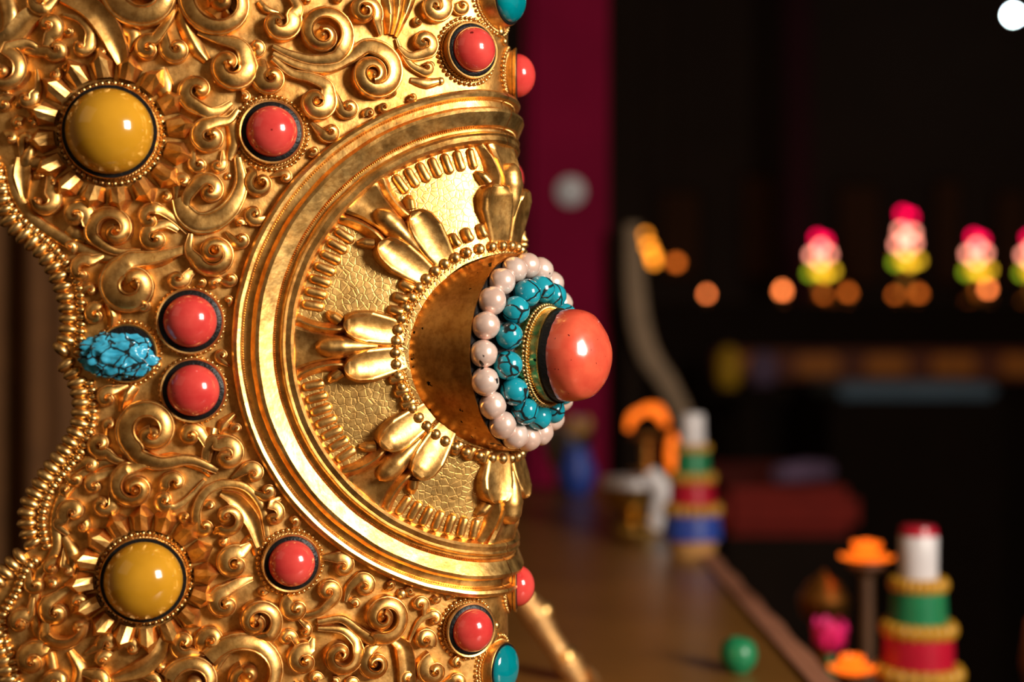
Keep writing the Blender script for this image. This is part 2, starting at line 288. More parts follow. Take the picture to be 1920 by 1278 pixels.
CURLS = [  # cx, cy, outer radius, start angle, turn, tail ..., extras
 (92, 48, 27, -80, 350, [(52, 100), (84, 92)], {}), (107, 92, 24, 200, 330, [(40, 66), (46, 92)], {}),
 (152, 86, 24, 20, -260, [(118, 26), (148, 36), (168, 58)], {}), (6, 135, 46, 80, -330, [(76, 94), (50, 82)], {'w': 18}),
 (50, 184, 21, 20, -330, [(68, 130), (72, 165)], {}), (34, 232, 15, 40, 330, [], {}), (20, 260, 16, 140, -300, [], {}), (52, 262, 17, 200, -300, [(40, 300)], {}),
 (75, 0, 27, -60, -330, [(110, -10)], {}), (272, -18, 70, 180, 400, [], {'w': 30}),
 (279, 92, 28, 60, 350, [(330, 8), (314, 42)], {}), (331, 92, 29, 165, 360, [(331, 14), (306, 52)], {}),
 (368, 172, 34, -110, -370, [(434, 192), (412, 207), (390, 211)], {'boss': (374, 165)}), (390, 258, 33, 100, 420, [(446, 205), (430, 224), (408, 228)], {'boss': (402, 257)}),
 (434, 128, 43, 10, -390, [(372, 58), (412, 73), (452, 88)], {'boss': (423, 120)}), (415, 2, 68, 175, 380, [], {'w': 22}),
 (525, 42, 38, 25, -340, [(540, -16), (558, 12)], {'boss': (520, 45)}), (607, 60, 54, -45, 500, [(512, 86), (545, 102), (585, 113), (625, 110)], {'boss': (603, 68), 'w': 20}),
 (702, 136, 54, 80, -520, [(512, 100), (560, 122), (612, 128), (655, 108), (685, 88)], {'boss': (697, 143), 'w': 24, 'w0': 10}), (506, 147, 34, 130, 410, [(492, 110)], {'boss': (511, 145)}),
 (592, 192, 37, 30, -390, [(512, 108), (545, 136), (582, 146), (610, 160)], {'boss': (592, 188)}), (653, 202, 23, 190, 390, [(612, 152), (627, 178)], {}),
 (683, 22, 33, -30, 500, [(714, 66)], {}), (796, 80, 27, -60, 410, [(748, 88), (770, 106)], {'boss': (790, 78)}),
 (800, 126, 18, -130, 290, [(744, 72), (754, 98), (770, 122)], {'w': 12}), (735, 172, 16, 90, 300, [(748, 150)], {}),
 (816, 12, 33, 30, -400, [(858, -16)], {'boss': (812, 14)}), (865, 12, 19, 170, 380, [], {}),
 (391, 356, 32, 150, -390, [(352, 402), (350, 372)], {'boss': (395, 358)}), (343, 340, 19, 210, -340, [(330, 372)], {}),
 (284, 408, 27, 60, 320, [(352, 436), (328, 412), (306, 396)], {'boss': (280, 411)}), (289, 446, 28, 110, 400, [(334, 432), (312, 420)], {'boss': (294, 450)}),
 (401, 477, 39, 200, 560, [(358, 438), (354, 468)], {'boss': (405, 467), 'w': 17}), (487, 346, 28, 120, 430, [(468, 312)], {'boss': (493, 340)}),
 (86, 380, 31, 60, -260, [(92, 325)], {'boss': (70, 378)}), (100, 346, 17, -30, -360, [(122, 360)], {}),
 (146, 404, 32, -30, 400, [(160, 448), (172, 426)], {'boss': (143, 402)}), (209, 428, 43, 200, -430, [(264, 470), (216, 471), (182, 452)], {'boss': (222, 433)}),
 (157, 503, 27, 50, 320, [(196, 478)], {'boss': (150, 513), 'H': 18}), (243, 540, 54, 105, 440, [(350, 466), (292, 482), (246, 487)], {'boss': (258, 528), 'w': 30}),
 (271, 571, 14, 200, 330, [], {'H': 20}), (332, 520, 24, 5, -340, [(353, 474), (364, 500)], {'boss': (336, 523)}), (403, 532, 15, 30, 330, [], {}),
 (180, 590, 23, 80, 320, [(194, 562)], {}), (203, 746, 23, 60, 330, [(240, 722)], {'H': 18}),
 (189, 832, 26, -60, -390, [(246, 868), (218, 862)], {}), (280, 800, 57, -125, -470, [(408, 882), (356, 862), (302, 868), (262, 856)], {'boss': (290, 815), 'w': 26}),
 (358, 816, 25, 20, 420, [(384, 884), (393, 845)], {}), (426, 850, 34, 130, -420, [(384, 884), (386, 850), (398, 826)], {'boss': (428, 858)}),
 (178, 910, 21, 80, 320, [(238, 872), (206, 886)], {}), (196, 945, 25, 0, -330, [(228, 876), (214, 910)], {'boss': (192, 945)}),
 (250, 912, 42, 110, 440, [(336, 868), (284, 866), (250, 876)], {'boss': (255, 918)}), (325, 905, 24, 200, -350, [(300, 930)], {'boss': (332, 902)}),
 (310, 937, 23, -60, -330, [(384, 900), (352, 935), (330, 950)], {}), (384, 986, 21, 170, 340, [(502, 1004), (492, 952), (462, 914), (420, 906), (386, 922), (368, 956)], {'w': 20, 'w0': 12}),
 (429, 972, 31, -130, 430, [(400, 1000)], {'boss': (425, 965)}), (437, 1056, 34, 60, 380, [(470, 1020)], {'boss': (443, 1058)}),
 (420, 1130, 31, 90, 400, [(474, 1084), (452, 1090)], {'boss': (425, 1135)}), (511, 962, 24, 100, -370, [(530, 930)], {'boss': (518, 972), 'H': 18}),
 (485, 1162, 43, -60, 460, [(404, 1256), (434, 1216), (478, 1198)], {'boss': (477, 1163), 'w': 18}), (553, 1138, 28, 120, 410, [], {'boss': (556, 1143)}),
 (462, 1268, 82, 150, -380, [], {'w': 24, 'boss': (466, 1264), 'bossr': .2}), (568, 1237, 32, 60, 410, [(588, 1196)], {'boss': (572, 1240)}),
 (614, 1108, 27, -60, 380, [(556, 1156), (596, 1148)], {}), (682, 1098, 25, 110, -370, [(648, 1128), (656, 1100)], {}),
 (722, 1156, 48, -115, 530, [(596, 1166), (640, 1160), (674, 1184), (696, 1198)], {'boss': (713, 1152), 'w': 20}), (640, 1229, 39, 20, -430, [(596, 1178), (640, 1180), (664, 1198)], {'boss': (634, 1225)}),
 (705, 1242, 35, 120, 430, [(728, 1196)], {'boss': (700, 1242)}), (795, 1199, 25, -40, 410, [], {}), (814, 1160, 17, 120, -330, [(766, 1206), (786, 1164)], {}),
 (812, 1256, 33, 100, 410, [], {}), (857, 1243, 13, 100, 300, [(868, 1220)], {}),
 (138, 960, 28, -150, -330, [(128, 1002), (108, 984)], {}), (155, 986, 15, 60, -300, [], {'H': 16}), (98, 1064, 19, 60, 330, [], {'H': 18}), (126, 1068, 15, 120, -300, [(124, 1012)], {}),
 (106, 1146, 31, 130, 330, [(138, 1096)], {}), (146, 1128, 17, 10, 330, [], {'H': 18}), (122, 1176, 44, 200, 200, [(90, 1150)], {'w': 18, 'boss': (150, 1176)}),
 (203, 1206, 22, 190, -330, [(160, 1226)], {}), (194, 1236, 19, 30, 330, [], {'H': 18}), (247, 1214, 20, 160, -330, [], {}),
 (346, 1206, 30, -60, -350, [(384, 1228)], {'boss': (344, 1202)}), (396, 1199, 28, 200, -390, [(372, 1226)], {}), (366, 1280, 54, 165, -330, [], {'w': 20}), (318, 1272, 13, 0, 330, [], {}),
 (40, 1166, 26, 40, 340, [(62, 1120)], {'H': 24}), (64, 1236, 35, 50, 350, [(98, 1196)], {'H': 26}), (590, 1272, 16, 0, 330, [], {}), (762, 1272, 15, 40, 300, [], {}), (10, 196, 20, 40, 330, [], {}),
]
for cx, cy, Ro, a0, tn, tail, kw in CURLS: curl(cx, cy, Ro, a0, tn, tail, **kw)
STEMS = [
 ([(122, -12), (168, 14), (200, 48), (222, 92), (230, 122)], [26, 30, 32, 26, 14], 16, 'gutter'), ([(96, 8), (56, 34), (26, 68), (-6, 84)], [16, 26, 28, 22], 12, 'gutter'),
 ([(8, -12), (20, 36), (6, 70)], [20, 22, 8], 12, 'round'), ([(334, -12), (345, 40), (366, 86), (388, 114)], [16, 20, 22, 12], 12, 'ridge'),
 ([(486, 2), (500, 18), (522, 24)], [8, 12, 6], 9, 'round'), ([(726, -10), (730, 30), (728, 64)], [18, 16, 8], 12, 'ridge'), ([(748, -10), (744, 30), (736, 66)], [16, 14, 8], 12, 'ridge'), ([(772, -10), (760, 24), (742, 70)], [16, 14, 6], 10, 'ridge'),
 ([(446, 296), (452, 345), (434, 388), (402, 414), (370, 418), (346, 400), (334, 372)], [10, 18, 24, 28, 28, 26, 18], 15, 'band'),
 ([(46, 296), (44, 330), (46, 372)], [20, 22, 8], 12, 'gutter'), ([(46, 308), (70, 306), (90, 312)], [18, 20, 10], 12, 'round'), ([(62, 268), (54, 292), (46, 312)], [8, 16, 18], 12, 'round'),
 ([(130, 425), (146, 440), (160, 452)], [18, 22, 8], 10, 'round'), ([(195, 562), (212, 588), (210, 616)], [8, 20, 10], 14, 'ridge'), ([(346, 470), (300, 492), (250, 502)], [6, 12, 6], 8, 'ridge'),
 ([(250, 722), (236, 744), (228, 772)], [18, 20, 10], 14, 'ridge'), ([(400, 802), (394, 836), (386, 882)], [16, 18, 6], 14, 'ridge'), ([(440, 776), (420, 796), (412, 812)], [8, 18, 6], 10, 'ridge'),
 ([(488, 1024), (470, 972), (442, 938), (414, 924)], [12, 22, 22, 8], 13, 'gutter'), ([(262, 868), (320, 858), (370, 872), (396, 892)], [6, 14, 14, 6], 8, 'ridge'),
 ([(120, 1006), (136, 1038), (132, 1078)], [10, 20, 10], 12, 'round'), ([(312, 1186), (296, 1226), (264, 1252), (210, 1272)], [12, 22, 24, 10], 13, 'gutter'),
 ([(130, 1220), (150, 1256), (138, 1292)], [10, 20, 14], 12, 'ridge'), ([(736, 1196), (756, 1218), (764, 1292)], [12, 24, 26], 14, 'gutter'), ([(440, 1040), (470, 1010), (480, 1040)], [6, 12, 6], 8, 'ridge'),
 ([(400, 30), (415, 10), (412, -12)], [26, 18, 14], 14, 'ridge'), ([(440, 44), (424, 22), (414, 6)], [20, 16, 8], 16, 'ridge'), ([(230, 50), (250, 66), (240, 96)], [16, 18, 6], 8, 'round'),
 ([(296, 128), (306, 160), (316, 190)], [20, 26, 10], 8, 'round'), ([(432, 216), (440, 260), (430, 300)], [18, 20, 10], 8, 'round'), ([(770, 150), (800, 156), (832, 150)], [8, 16, 8], 8, 'round'),
 ([(836, 1120), (858, 1108), (880, 1106)], [10, 16, 8], 8, 'round'), ([(930, 1188), (912, 1206), (896, 1222)], [14, 18, 8], 10, 'round'),
]
for l, ws, H, pf in STEMS: stem(l, ws, H, pf)
for k in [(753, 1113, 11), (808, 122, 8), (428, 330, 7), (404, 152, 5), (826, 152, 8), (938, 60, 10), (946, 78, 8), (930, 1172, 9), (853, 1275, 10), (34, 196, 7), (12, 176, 8), (640, 196, 6), (286, 690, 6), (296, 684, 6)]: knob(*k)

# small curls crowded into what ground is left between the large ones
DISCS = [(c[0], c[1], c[2] * 1.05) for c in CURLS] + [(209, 250, 140), (271, 1084, 128), (508, 249, 72), (357, 602, 65), (363, 731, 64), (545, 1053, 64), (880, 96, 68), (878, 1178, 62), (240, 662, 62), (965, -8, 84), (965, 1258, 80)]
for c in CURLS:
    pts_ = [np.array(q, float) for q in c[5]] + [np.array(c[:2], float)]
    for p_, q_ in zip(pts_[:-1], pts_[1:]):
        for k in range(5): w_ = p_ + (q_ - p_) * k / 5; DISCS.append((w_[0], w_[1], max(7, c[2] * .26)))
DISCS += [(p[0], p[1], 17) for q in BO for p in q] + [(p[0], p[1], 12) for q in BI for p in q]
for l, ws, H, pf in STEMS:
    pts_ = [np.array(q, float) for q in l]
    for p_, q_ in zip(pts_[:-1], pts_[1:]):
        for k in range(4): w_ = p_ + (q_ - p_) * k / 4; DISCS.append((w_[0], w_[1], max(ws) * .62))
rnd = random.Random(3); nfill = 0; NA = -1; A_ = None
cand = [(rnd.uniform(15, 900), rnd.uniform(-5, 1283)) for _ in range(9000)]
for rmin in (17, 12.5, 9.5):
    for (x, y) in cand:
        if x < np.interp(y, LY, LX) + 45: continue
        ring = math.hypot((x - 940) * 475 / 506, y - 644) - 478
        if ring < rmin: continue
        A_ = np.array(DISCS) if len(DISCS) != NA else A_; NA = len(DISCS)
        clr = min(ring, float((np.hypot(x - A_[:, 0], y - A_[:, 1]) - A_[:, 2]).min()))
        if clr < rmin: continue
        r_ = min(clr, 24) * 1.10; DISCS.append((x, y, r_)); nfill += 1
        sg = rnd.choice((1, -1)); a_ = rnd.uniform(0, 360)
        curl(x, y, r_, a_, sg * 350, [(x + 1.7 * r_ * math.cos(R(a_ - sg * 40)), y - 1.7 * r_ * math.sin(R(a_ - sg * 40)))] if r_ > 14 else [])

# ---------------- stone settings
def collar_vf(s0, v0, rb, rt, ht, n=48, base=0, hb=2, mids=(), kx=1.0):
    fm = frame(s0, v0, 0); V = []; rings = []
    for k in range(n):
        a = 2 * math.pi * k / n; rings.append(P(s0 + rb * kx * math.cos(a), v0 + rb * math.sin(a), hb))
    V += rings
    for (r, z) in list(mids) + [(rt, ht)]:
        for k in range(n):
            a = 2 * math.pi * k / n; V.append(fm @ Vector((r * math.cos(a), r * math.sin(a), z)))
    m_ = len(V) // n
    F = [(base + i * n + k, base + i * n + (k + 1) % n, base + (i + 1) * n + (k + 1) % n, base + (i + 1) * n + k) for i in range(m_ - 1) for k in range(n)]
    return V, F
def rope_vf(s0, v0, r, tube, turns, h=3, n=None, kx=1.0):
    n = n or turns * 5; V = []; F = []
    for st in range(2):
        b0 = len(V)
        for k in range(n):
            a = 2 * math.pi * k / n; tw = a * turns / 2 + st * math.pi
            rr = r + tube * .55 * math.cos(tw); hh = h + tube * .55 * math.sin(tw)
            for j in range(5):
                q = 2 * math.pi * j / 5; V.append(P(s0 + (rr + tube * .62 * math.cos(q)) * kx * math.cos(a), v0 + (rr + tube * .62 * math.cos(q)) * math.sin(a), hh + tube * .62 * math.sin(q)))
        for k in range(n):
            for j in range(5):
                F.append((b0 + k * 5 + j, b0 + k * 5 + (j + 1) % 5, b0 + ((k + 1) % n) * 5 + (j + 1) % 5, b0 + ((k + 1) % n) * 5 + j))
    return V, F
DOME = [(1.0, -.25), (1.0, 0), (.985, .17), (.94, .34), (.866, .5), (.766, .643), (.643, .766), (.5, .866), (.342, .94), (.174, .985), (.06, .998), (.005, 1.0)]
def dome_me(name, mat, n=40): return mesh(name, *lathe_vf(DOME, n), mat, True, 0)
ME_CORAL = dome_me('coral_stone', M_CORAL); ME_AMBER = dome_me('amber_stone', M_AMBER); ME_TEAL = dome_me('turquoise_stone', M_TEAL)
def setting(name, s0, v0, Rb, Rs, stone_me, stone_name, stone_label, hw=20, dome=.85, rt=None, singles=False, beadr=4.6, off=(0, 0), nugget=False, sunk=0.0):
    rt = rt or Rs * 1.24; rw = Rb - beadr * 3.0
    v, f = collar_vf(s0, v0, rw, rt, hw, hb=-4, mids=[(rw + .5, hw * .18), (rw * .35 + rt * .65, hw * .6), (rt + 1.5, hw * .92)])
    n = 48; fm = frame(s0, v0, 0); b0 = len(v)
    for k in range(n): a = 2 * math.pi * k / n; v.append(fm @ Vector(((rt - 3) * math.cos(a), (rt - 3) * math.sin(a), hw - 1)))
    f += [(b0 - n + k, b0 - n + (k + 1) % n, b0 + (k + 1) % n, b0 + k) for k in range(n)]
    o = part(name, mesh(name, v, f, M_GOLD))
    pv, pf_ = lathe_vf([(rt - 2.5, hw - 8), (rt - 2.5, hw - 1.5), (Rs * 1.08, hw + 1.5), (Rs * .9, hw + 2), (Rs * .3, hw + 1)], 48)
    link('pitch_fill', mesh('pitch_fill', pv, pf_, M_BLACK), o, fm, 'glossy black pitch round the stone')
    N = int(2 * math.pi * (Rb - beadr) / (beadr * 2.02))
    if singles:
        for k in range(N):
            a = 2 * math.pi * k / N; j = random.uniform(.9, 1.05)
            link('setting_bead', ME_BEAD, o, frame(s0 + (Rb - beadr) * math.cos(a), v0 + (Rb - beadr) * math.sin(a), beadr * .6, 0, (beadr * j,) * 3))
    else:
        V = []; F = []
        for k in range(N):
            a = 2 * math.pi * k / N; j = random.uniform(.85, 1.05); mtx = frame(s0 + (Rb - beadr) * math.cos(a), v0 + (Rb - beadr) * math.sin(a), beadr * .6, 0, (beadr * j,) * 3)
            b_ = len(V); V += [mtx @ q.co for q in ME_FINE.vertices]; F += [tuple(b_ + i for i in p.vertices) for p in ME_FINE.polygons]
        link('bead_ring', mesh('bead_ring', V, F, M_BEAD, True, 0), o, None, None, 'stuff')
    rv, rf = rope_vf(s0, v0, Rb - beadr * 2.55, beadr * .52, int((Rb) * .9), h=4)
    link('rope_ring', mesh('rope_ring', rv, rf, M_BEAD, True, 0), o)
    fm2 = frame(s0 + off[0], v0 + off[1], hw + 1 - sunk, random.random() * 6 if not nugget else 0, (Rs, Rs, Rs * dome))
    if nugget: fm2 = frame(s0 + off[0], v0 + off[1], hw + 2, -.05, (nugget[0], nugget[1], nugget[2]))
    link(stone_name, stone_me, o, fm2, stone_label); return o
CL = 'polished red coral cabochon'; AL = 'large ochre amber cabochon'; TL = 'blue turquoise cabochon'
def px_setting(name, px, py, *a, **k):
    s, v = sv(px, py, 3); return setting(name, s, v, *a, **k)
px_setting('amber_setting', 209, 250, 93, 74, ME_AMBER, 'amber_stone', AL, hw=26, dome=.92, rt=80, singles=True, beadr=5.4)
px_setting('amber_setting', 271, 1084, 84, 67, ME_AMBER, 'amber_stone', AL, hw=24, dome=.92, rt=73, singles=True, beadr=5.2)
for (x, y, rb, rs, kw) in [(508, 249, 70, 45, {}), (357, 602, 63, 46, {}), (363, 731, 62, 45, {}), (545, 1053, 62, 41, {}), (880, 96, 66, 42, {'hw': 18}), (878, 1178, 60, 40, {'hw': 18})]:
    px_setting('coral_setting', x, y, rb, rs, ME_CORAL, 'coral_stone', CL, **kw)
def v_of(py): return 639.0 - py
for s_, y, rb, rs in [(70, 124, 58, 42), (70, 1114, 54, 40), (265, 302, 62, 45)]:
    setting('coral_setting', s_, v_of(y), rb, rs, ME_CORAL, 'coral_stone', CL, hw=18, dome=.85 if s_ < 100 else 1.0)
setting('turquoise_setting', 0, v_of(-8), 72, 46, ME_TEAL, 'turquoise_stone', TL, hw=24, dome=.62, rt=50)
setting('turquoise_setting', 0, v_of(1258), 66, 44, ME_TEAL, 'turquoise_stone', TL, hw=16, dome=.40, rt=48)
# turquoise nugget
bm = bmesh.new(); bmesh.ops.create_icosphere(bm, subdivisions=5, radius=1)
for q in bm.verts:
    c = q.co.copy(); w_ = c * 2.1 + Vector((3.7, 1.2, 0.4))
    q.co = c * (1.02 - 0.34 * abs(noise.noise(w_)) ** .8 - 0.30 * abs(noise.noise(w_ * 1.7 + Vector((5, 2, 1)))) + 0.05 * noise.noise(c * 6))
ME_NUG = bpy.data.meshes.new('turquoise_nugget'); bm.to_mesh(ME_NUG); bm.free(); finish(ME_NUG, M_NUGGET, True, 0)
px_setting('turquoise_setting', 240, 662, 60, 44, ME_NUG, 'turquoise_nugget', 'lumpy sky-blue turquoise nugget with dark veins', hw=18, rt=50, nugget=(74, 44, 36), off=(-14, -4))

# sepals round the amber stones
FV = [(0, -.70, 0), (0, .70, 0), (0, -.5, .5), (0, .5, .5), (.52, -1, .1), (.52, 1, .1), (.5, -.5, .95), (.5, .5, .95), (.62, 0, 1.25), (1.0, 0, .25), (.86, 0, .85), (0, 0, .6), (.52, -1, -.4), (.52, 1, -.4), (1.0, 0, -.4)]
FF = [(0, 2, 6, 4), (2, 11, 8, 6), (11, 3, 7, 8), (3, 1, 5, 7), (4, 6, 10), (6, 8, 10), (8, 7, 10), (7, 5, 10), (4, 10, 9), (5, 9, 10), (4, 9, 14, 12), (5, 13, 14, 9)]
ME_SEP = mesh('sepal', FV, FF, M_GOLD, False)
for (px, py, r0, r1, w, ph, n) in [(209, 250, 95, 145, 22, .12, 16), (271, 1084, 85, 132, 21, .05, 16)]:
    s0, v0 = sv(px, py, 4)
    for k in range(n):
        a = 2 * math.pi * k / n + ph; j = random.uniform(-.05, .05); L = (r1 - r0) * random.uniform(.92, 1.08)
        part('sepal', ME_SEP, mw=frame(s0 + r0 * math.cos(a), v0 + r0 * math.sin(a), 1, a + j, (L, w, 27)))

# ---------------- medallion
VC = v_of(644); sL, _ = sv(434, 645, 14); KX = abs(sL) / 475.0
def mp(a, b_, phi):
    return KX * (a * math.cos(phi) - b_ * math.sin(phi)), VC + a * math.sin(phi) + b_ * math.cos(phi)
RP = [(0, -4), (.0, 16), (.03, 22), (.08, 25), (.13, 23), (.155, 15), (.18, 9), (.29, 11), (.325, 20), (.345, 30), (.40, 32), (.62, 20), (.645, 14), (.665, 9), (.72, 10), (.735, 20), (.77, 24), (.81, 21), (.84, 22), (.89, 24), (.94, 20), (.97, 12), (1.0, 2)]
def half_ring(sign):
    n = 200; V = []; F = []; m_ = len(RP)
    for i in range(n + 1):
        phi = math.pi / 2 + sign * math.pi * i / n
        for (t, h) in RP:
            r = 475 - 106 * t; wob = 1.3 * noise.noise(Vector((math.cos(phi) * 9, math.sin(phi) * 9, t * 4)))
            s, v = mp(r + wob * .8, 0, phi)
            if i in (0, n): s = sign * -1.2 * 1
            V.append(P(s, v, h + (wob if h > 5 else 0)))
    for i in range(n):
        for j in range(m_ - 1): q = i * m_ + j; F.append((q, q + 1, q + m_ + 1, q + m_))
    F.append(tuple(range(m_))); F.append(tuple(n * m_ + j for j in range(m_)))
    return part('rim_molding', mesh('rim_molding', V, F, M_RIM, True, 18), 'stepped gold rim molding of the medallion')
for sg in (1, -1):
    ro = half_ring(sg)
    for t_, h_ in ((.165, 11), (.655, 13)):
        path = [mp(475 - 106 * t_, 0, math.pi / 2 + sg * math.pi * i / 640) for i in range(1, 640)]
        v, f = sweep_vf(path, [5.0 if i % 2 else 3.0 for i in range(639)], [5.5 if i % 2 else 3.2 for i in range(639)], 'ridge', [h_ - 2] * 639)
        link('milled_line', mesh('milled_line', v, f, M_RIM), ro)
# fine milled edge lines on the rim
def fh(a): return 3 + 24 * max(0.0, (385 - a) / 200.0) ** 1.15
V = []; F = []; nr, na = 26, 200
for i in range(nr + 1):
    a = 385 - 215 * i / nr
    for k in range(na):
        phi = 2 * math.pi * k / na; s, v = mp(a, 0, phi); V.append(P(s, v, fh(a) + .6 * noise.noise(Vector((s * .03, v * .03, 1)))))
for i in range(nr):
    for k in range(na): F.append((i * na + k, i * na + (k + 1) % na, (i + 1) * na + (k + 1) % na, (i + 1) * na + k))
FIELD = part('medallion_field', mesh('medallion_field', V, F, M_FIELD), 'chased scale-pattern field of the medallion')
def sub_sweep(lines, phi):
    VV = []; FFc = []
    for pts, ws, hs, pf in lines:
        path = catmull(pts, 6); n = len(path); hb = [fh(max(175, q[0])) - 2 for q in path]
        v, f = sweep_vf([tuple(q) for q in path], lerp_w(ws, n), lerp_w(hs, n), pf, hb, mapper=lambda a, b_, h: P(*mp(a, b_, phi), h), base=len(VV))
        VV += v; FFc += f
    return VV, FFc
PETAL = [
 ([(378, 0), (345, 0), (310, 0), (262, 0)], [84, 56, 42, 40], [16, 21, 26, 22], 'gutter'),
 ([(376, 54), (345, 38), (310, 31), (266, 36)], [22, 24, 26, 22], [12, 22, 28, 22], 'ridge'),
 ([(376, -54), (345, -38), (310, -31), (266, -36)], [22, 24, 26, 22], [12, 22, 28, 22], 'ridge'),
 ([(300, 46), (312, 56), (318, 64)], [22, 20, 8], [24, 22, 12], 'round'), ([(300, -46), (312, -56), (318, -64)], [22, 20, 8], [24, 22, 12], 'round'),
 ([(192, 22), (222, 27), (252, 33), (276, 37), (290, 38), (296, 38)], [42, 56, 64, 56, 38, 12], [5, 15, 26, 35, 36, 32], 'leaf'),
 ([(192, -22), (222, -27), (252, -33), (276, -37), (290, -38), (296, -38)], [42, 56, 64, 56, 38, 12], [5, 15, 26, 35, 36, 32], 'leaf'),
 ([(240, 0), (270, 0), (300, 0), (322, 0), (334, 0), (340, 0)], [14, 34, 46, 44, 30, 10], [20, 34, 42, 42, 38, 32], 'round')]
PA = [90, 135, 181, 226, 270, 315, 0, 45]
for d in PA:
    v, f = sub_sweep(PETAL, R(d)); link('lotus_petal', mesh('lotus_petal', v, f, M_GOLD), FIELD)
bm = bmesh.new(); bmesh.ops.create_uvsphere(bm, u_segments=12, v_segments=8, radius=1)
for q in bm.verts:
    q.co.x = q.co.x * .5 + (.5 if q.co.x > 0.01 else -.5 if q.co.x < -.01 else 0)
    if q.co.x < -.3: q.co.y *= 1.12; q.co.z *= 1.45
ME_TONGUE = bpy.data.meshes.new('tongue'); bm.to_mesh(ME_TONGUE); bm.free(); finish(ME_TONGUE, M_GOLD, True, 0)
for i, d in enumerate(PA):
    d2 = d + 45
    for k in range(7):
        a = R(d + 11.5 + 22.5 * k / 6 - .3); s, v = mp(349, 0, a); rot = math.atan2(math.sin(a), KX * math.cos(a))
        link('tongue', ME_TONGUE, FIELD, frame(s, v, fh(349), rot, (21, 9.3, 9)))
    for k in range(3):
        a = R(d + 16 + 13 * k / 2); s, v = mp(216, 0, a); rot = math.atan2(math.sin(a), KX * math.cos(a))
        link('inner_tongue', ME_TONGUE, FIELD, frame(s, v, fh(216) + 1, rot, (15, 10, 13)))

# ---------------- hub
VH = v_of(660); HB = 26
fmH = frame(0, VH, 0)
hv, hf = collar_vf(0, VH, 186, 184, 52, n=96, hb=16, mids=[(185.5, 42), (184.5, 48)], kx=1.12)
b0 = len(hv)
for k in range(96): a = 2 * math.pi * k / 96; hv.append(fmH @ Vector((180 * math.cos(a), 180 * math.sin(a), 51)))
hf += [(b0 - 96 + k, b0 - 96 + (k + 1) % 96, b0 + (k + 1) % 96, b0 + k) for k in range(96)]
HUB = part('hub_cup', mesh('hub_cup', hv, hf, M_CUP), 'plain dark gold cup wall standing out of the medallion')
n = 60
for k in range(n):
    a = 2 * math.pi * k / n; r = 200
    link('hub_bead', ME_BEAD, HUB, frame(r * 1.125 * math.cos(a), VH + r * math.sin(a), fh(205) + 4, 0, (11.2, 11.2, 12)))
rv, rf = rope_vf(0, VH, 189, 3.4, 150, h=HB, kx=1.12)
link('rope_ring', mesh('rope_ring', rv, rf, M_BEAD, True, 0), HUB)
mv, mf = lathe_vf([(181, 40), (180, 48), (150, 52), (112, 76), (95, 92), (60, 96)], 64)
link('pitch_mound', mesh('pitch_mound', mv, mf, M_BLACK), HUB, fmH, 'black pitch bed under the pearls')
ME_PEARL = ico('pearl', 3, M_PEARL)
def fresh(me, name, seed, sc):   # lumpy sphere copy
    m2 = me.copy(); m2.name = name
    for q in m2.vertices: q.co = q.co * (1 + sc * noise.noise(q.co * 1.4 + Vector((seed, 0, 0))))
    return m2
PM = [fresh(ME_PEARL, 'pearl', i * 3.3, .06) for i in range(4)]
ME_TB = ico('turquoise_bead', 3, M_TURQ)
# a drilled bead: the sphere with a pit
pit = ME_TB.copy(); pit.name = 'turquoise_bead'
TM = [ME_TB] + [fresh(ME_TB, 'turquoise_bead', i * 2.1, .05) for i in range(3)]
def on_hub(r, a, z): return fmH @ Matrix.Translation((r * math.cos(a), r * math.sin(a), z))
n = 20
for k in range(n):
    a = 2 * math.pi * (k + .02) / n; rr = random.uniform(24.5, 27)
    link('pearl', PM[k % 4], HUB, on_hub(161 + random.uniform(-2, 2), a, 66) @ Matrix.Rotation(random.random() * 6, 4, 'Z') @ Matrix.Scale(rr, 4), 'pinkish pearl')
n = 14
for k in range(n):
    a = 2 * math.pi * (k + .42) / n; rr = random.uniform(24.5, 27)
    link('turquoise_bead', TM[k % 4], HUB, on_hub(119 + random.uniform(-2, 2), a, 92) @ Matrix.Rotation(random.random() * 6, 4, 'Z') @ Matrix.Scale(rr, 4), 'veined turquoise bead')
fmC = fmH @ Matrix.Translation((0, -6, 0))
cv, cf = lathe_vf([(94, 84), (92, 106), (88, 112), (86, 122), (87, 132), (88.5, 135), (86, 135), (84, 128), (60, 124)], 64)
CO = link('coral_collar', mesh('coral_collar', cv, cf, M_COLLAR), HUB, fmC, 'brass collar holding the big coral')
n = 66
V = []; F = []
for k in range(n):
    a = 2 * math.pi * k / n; mtx = fmC @ Matrix.Translation((94 * math.cos(a), 94 * math.sin(a), 108)) @ Matrix.Scale(4.6, 4); b_ = len(V); V += [mtx @ q.co for q in ME_FINE.vertices]; F += [tuple(b_ + i for i in p.vertices) for p in ME_FINE.polygons]
link('collar_beads', mesh('collar_beads', V, F, M_BEAD, True, 0), HUB, None, None, 'stuff')
V = []; F = []
for st in range(2):
    b0 = len(V); nn = 330
    for k in range(nn):
        a = 2 * math.pi * k / nn; tw = a * 45 + st * math.pi
        for j in range(5):
            q = 2 * math.pi * j / 5; V.append(fmC @ Vector(((91 + 1.9 * math.cos(tw) + 2.1 * math.cos(q)) * math.cos(a), (91 + 1.9 * math.cos(tw) + 2.1 * math.cos(q)) * math.sin(a), 114 + 1.9 * math.sin(tw) + 2.1 * math.sin(q))))
    for k in range(nn):
        for j in range(5): F.append((b0 + k * 5 + j, b0 + k * 5 + (j + 1) % 5, b0 + ((k + 1) % nn) * 5 + (j + 1) % 5, b0 + ((k + 1) % nn) * 5 + j))
link('collar_rope', mesh('collar_rope', V, F, M_BEAD, True, 0), HUB)
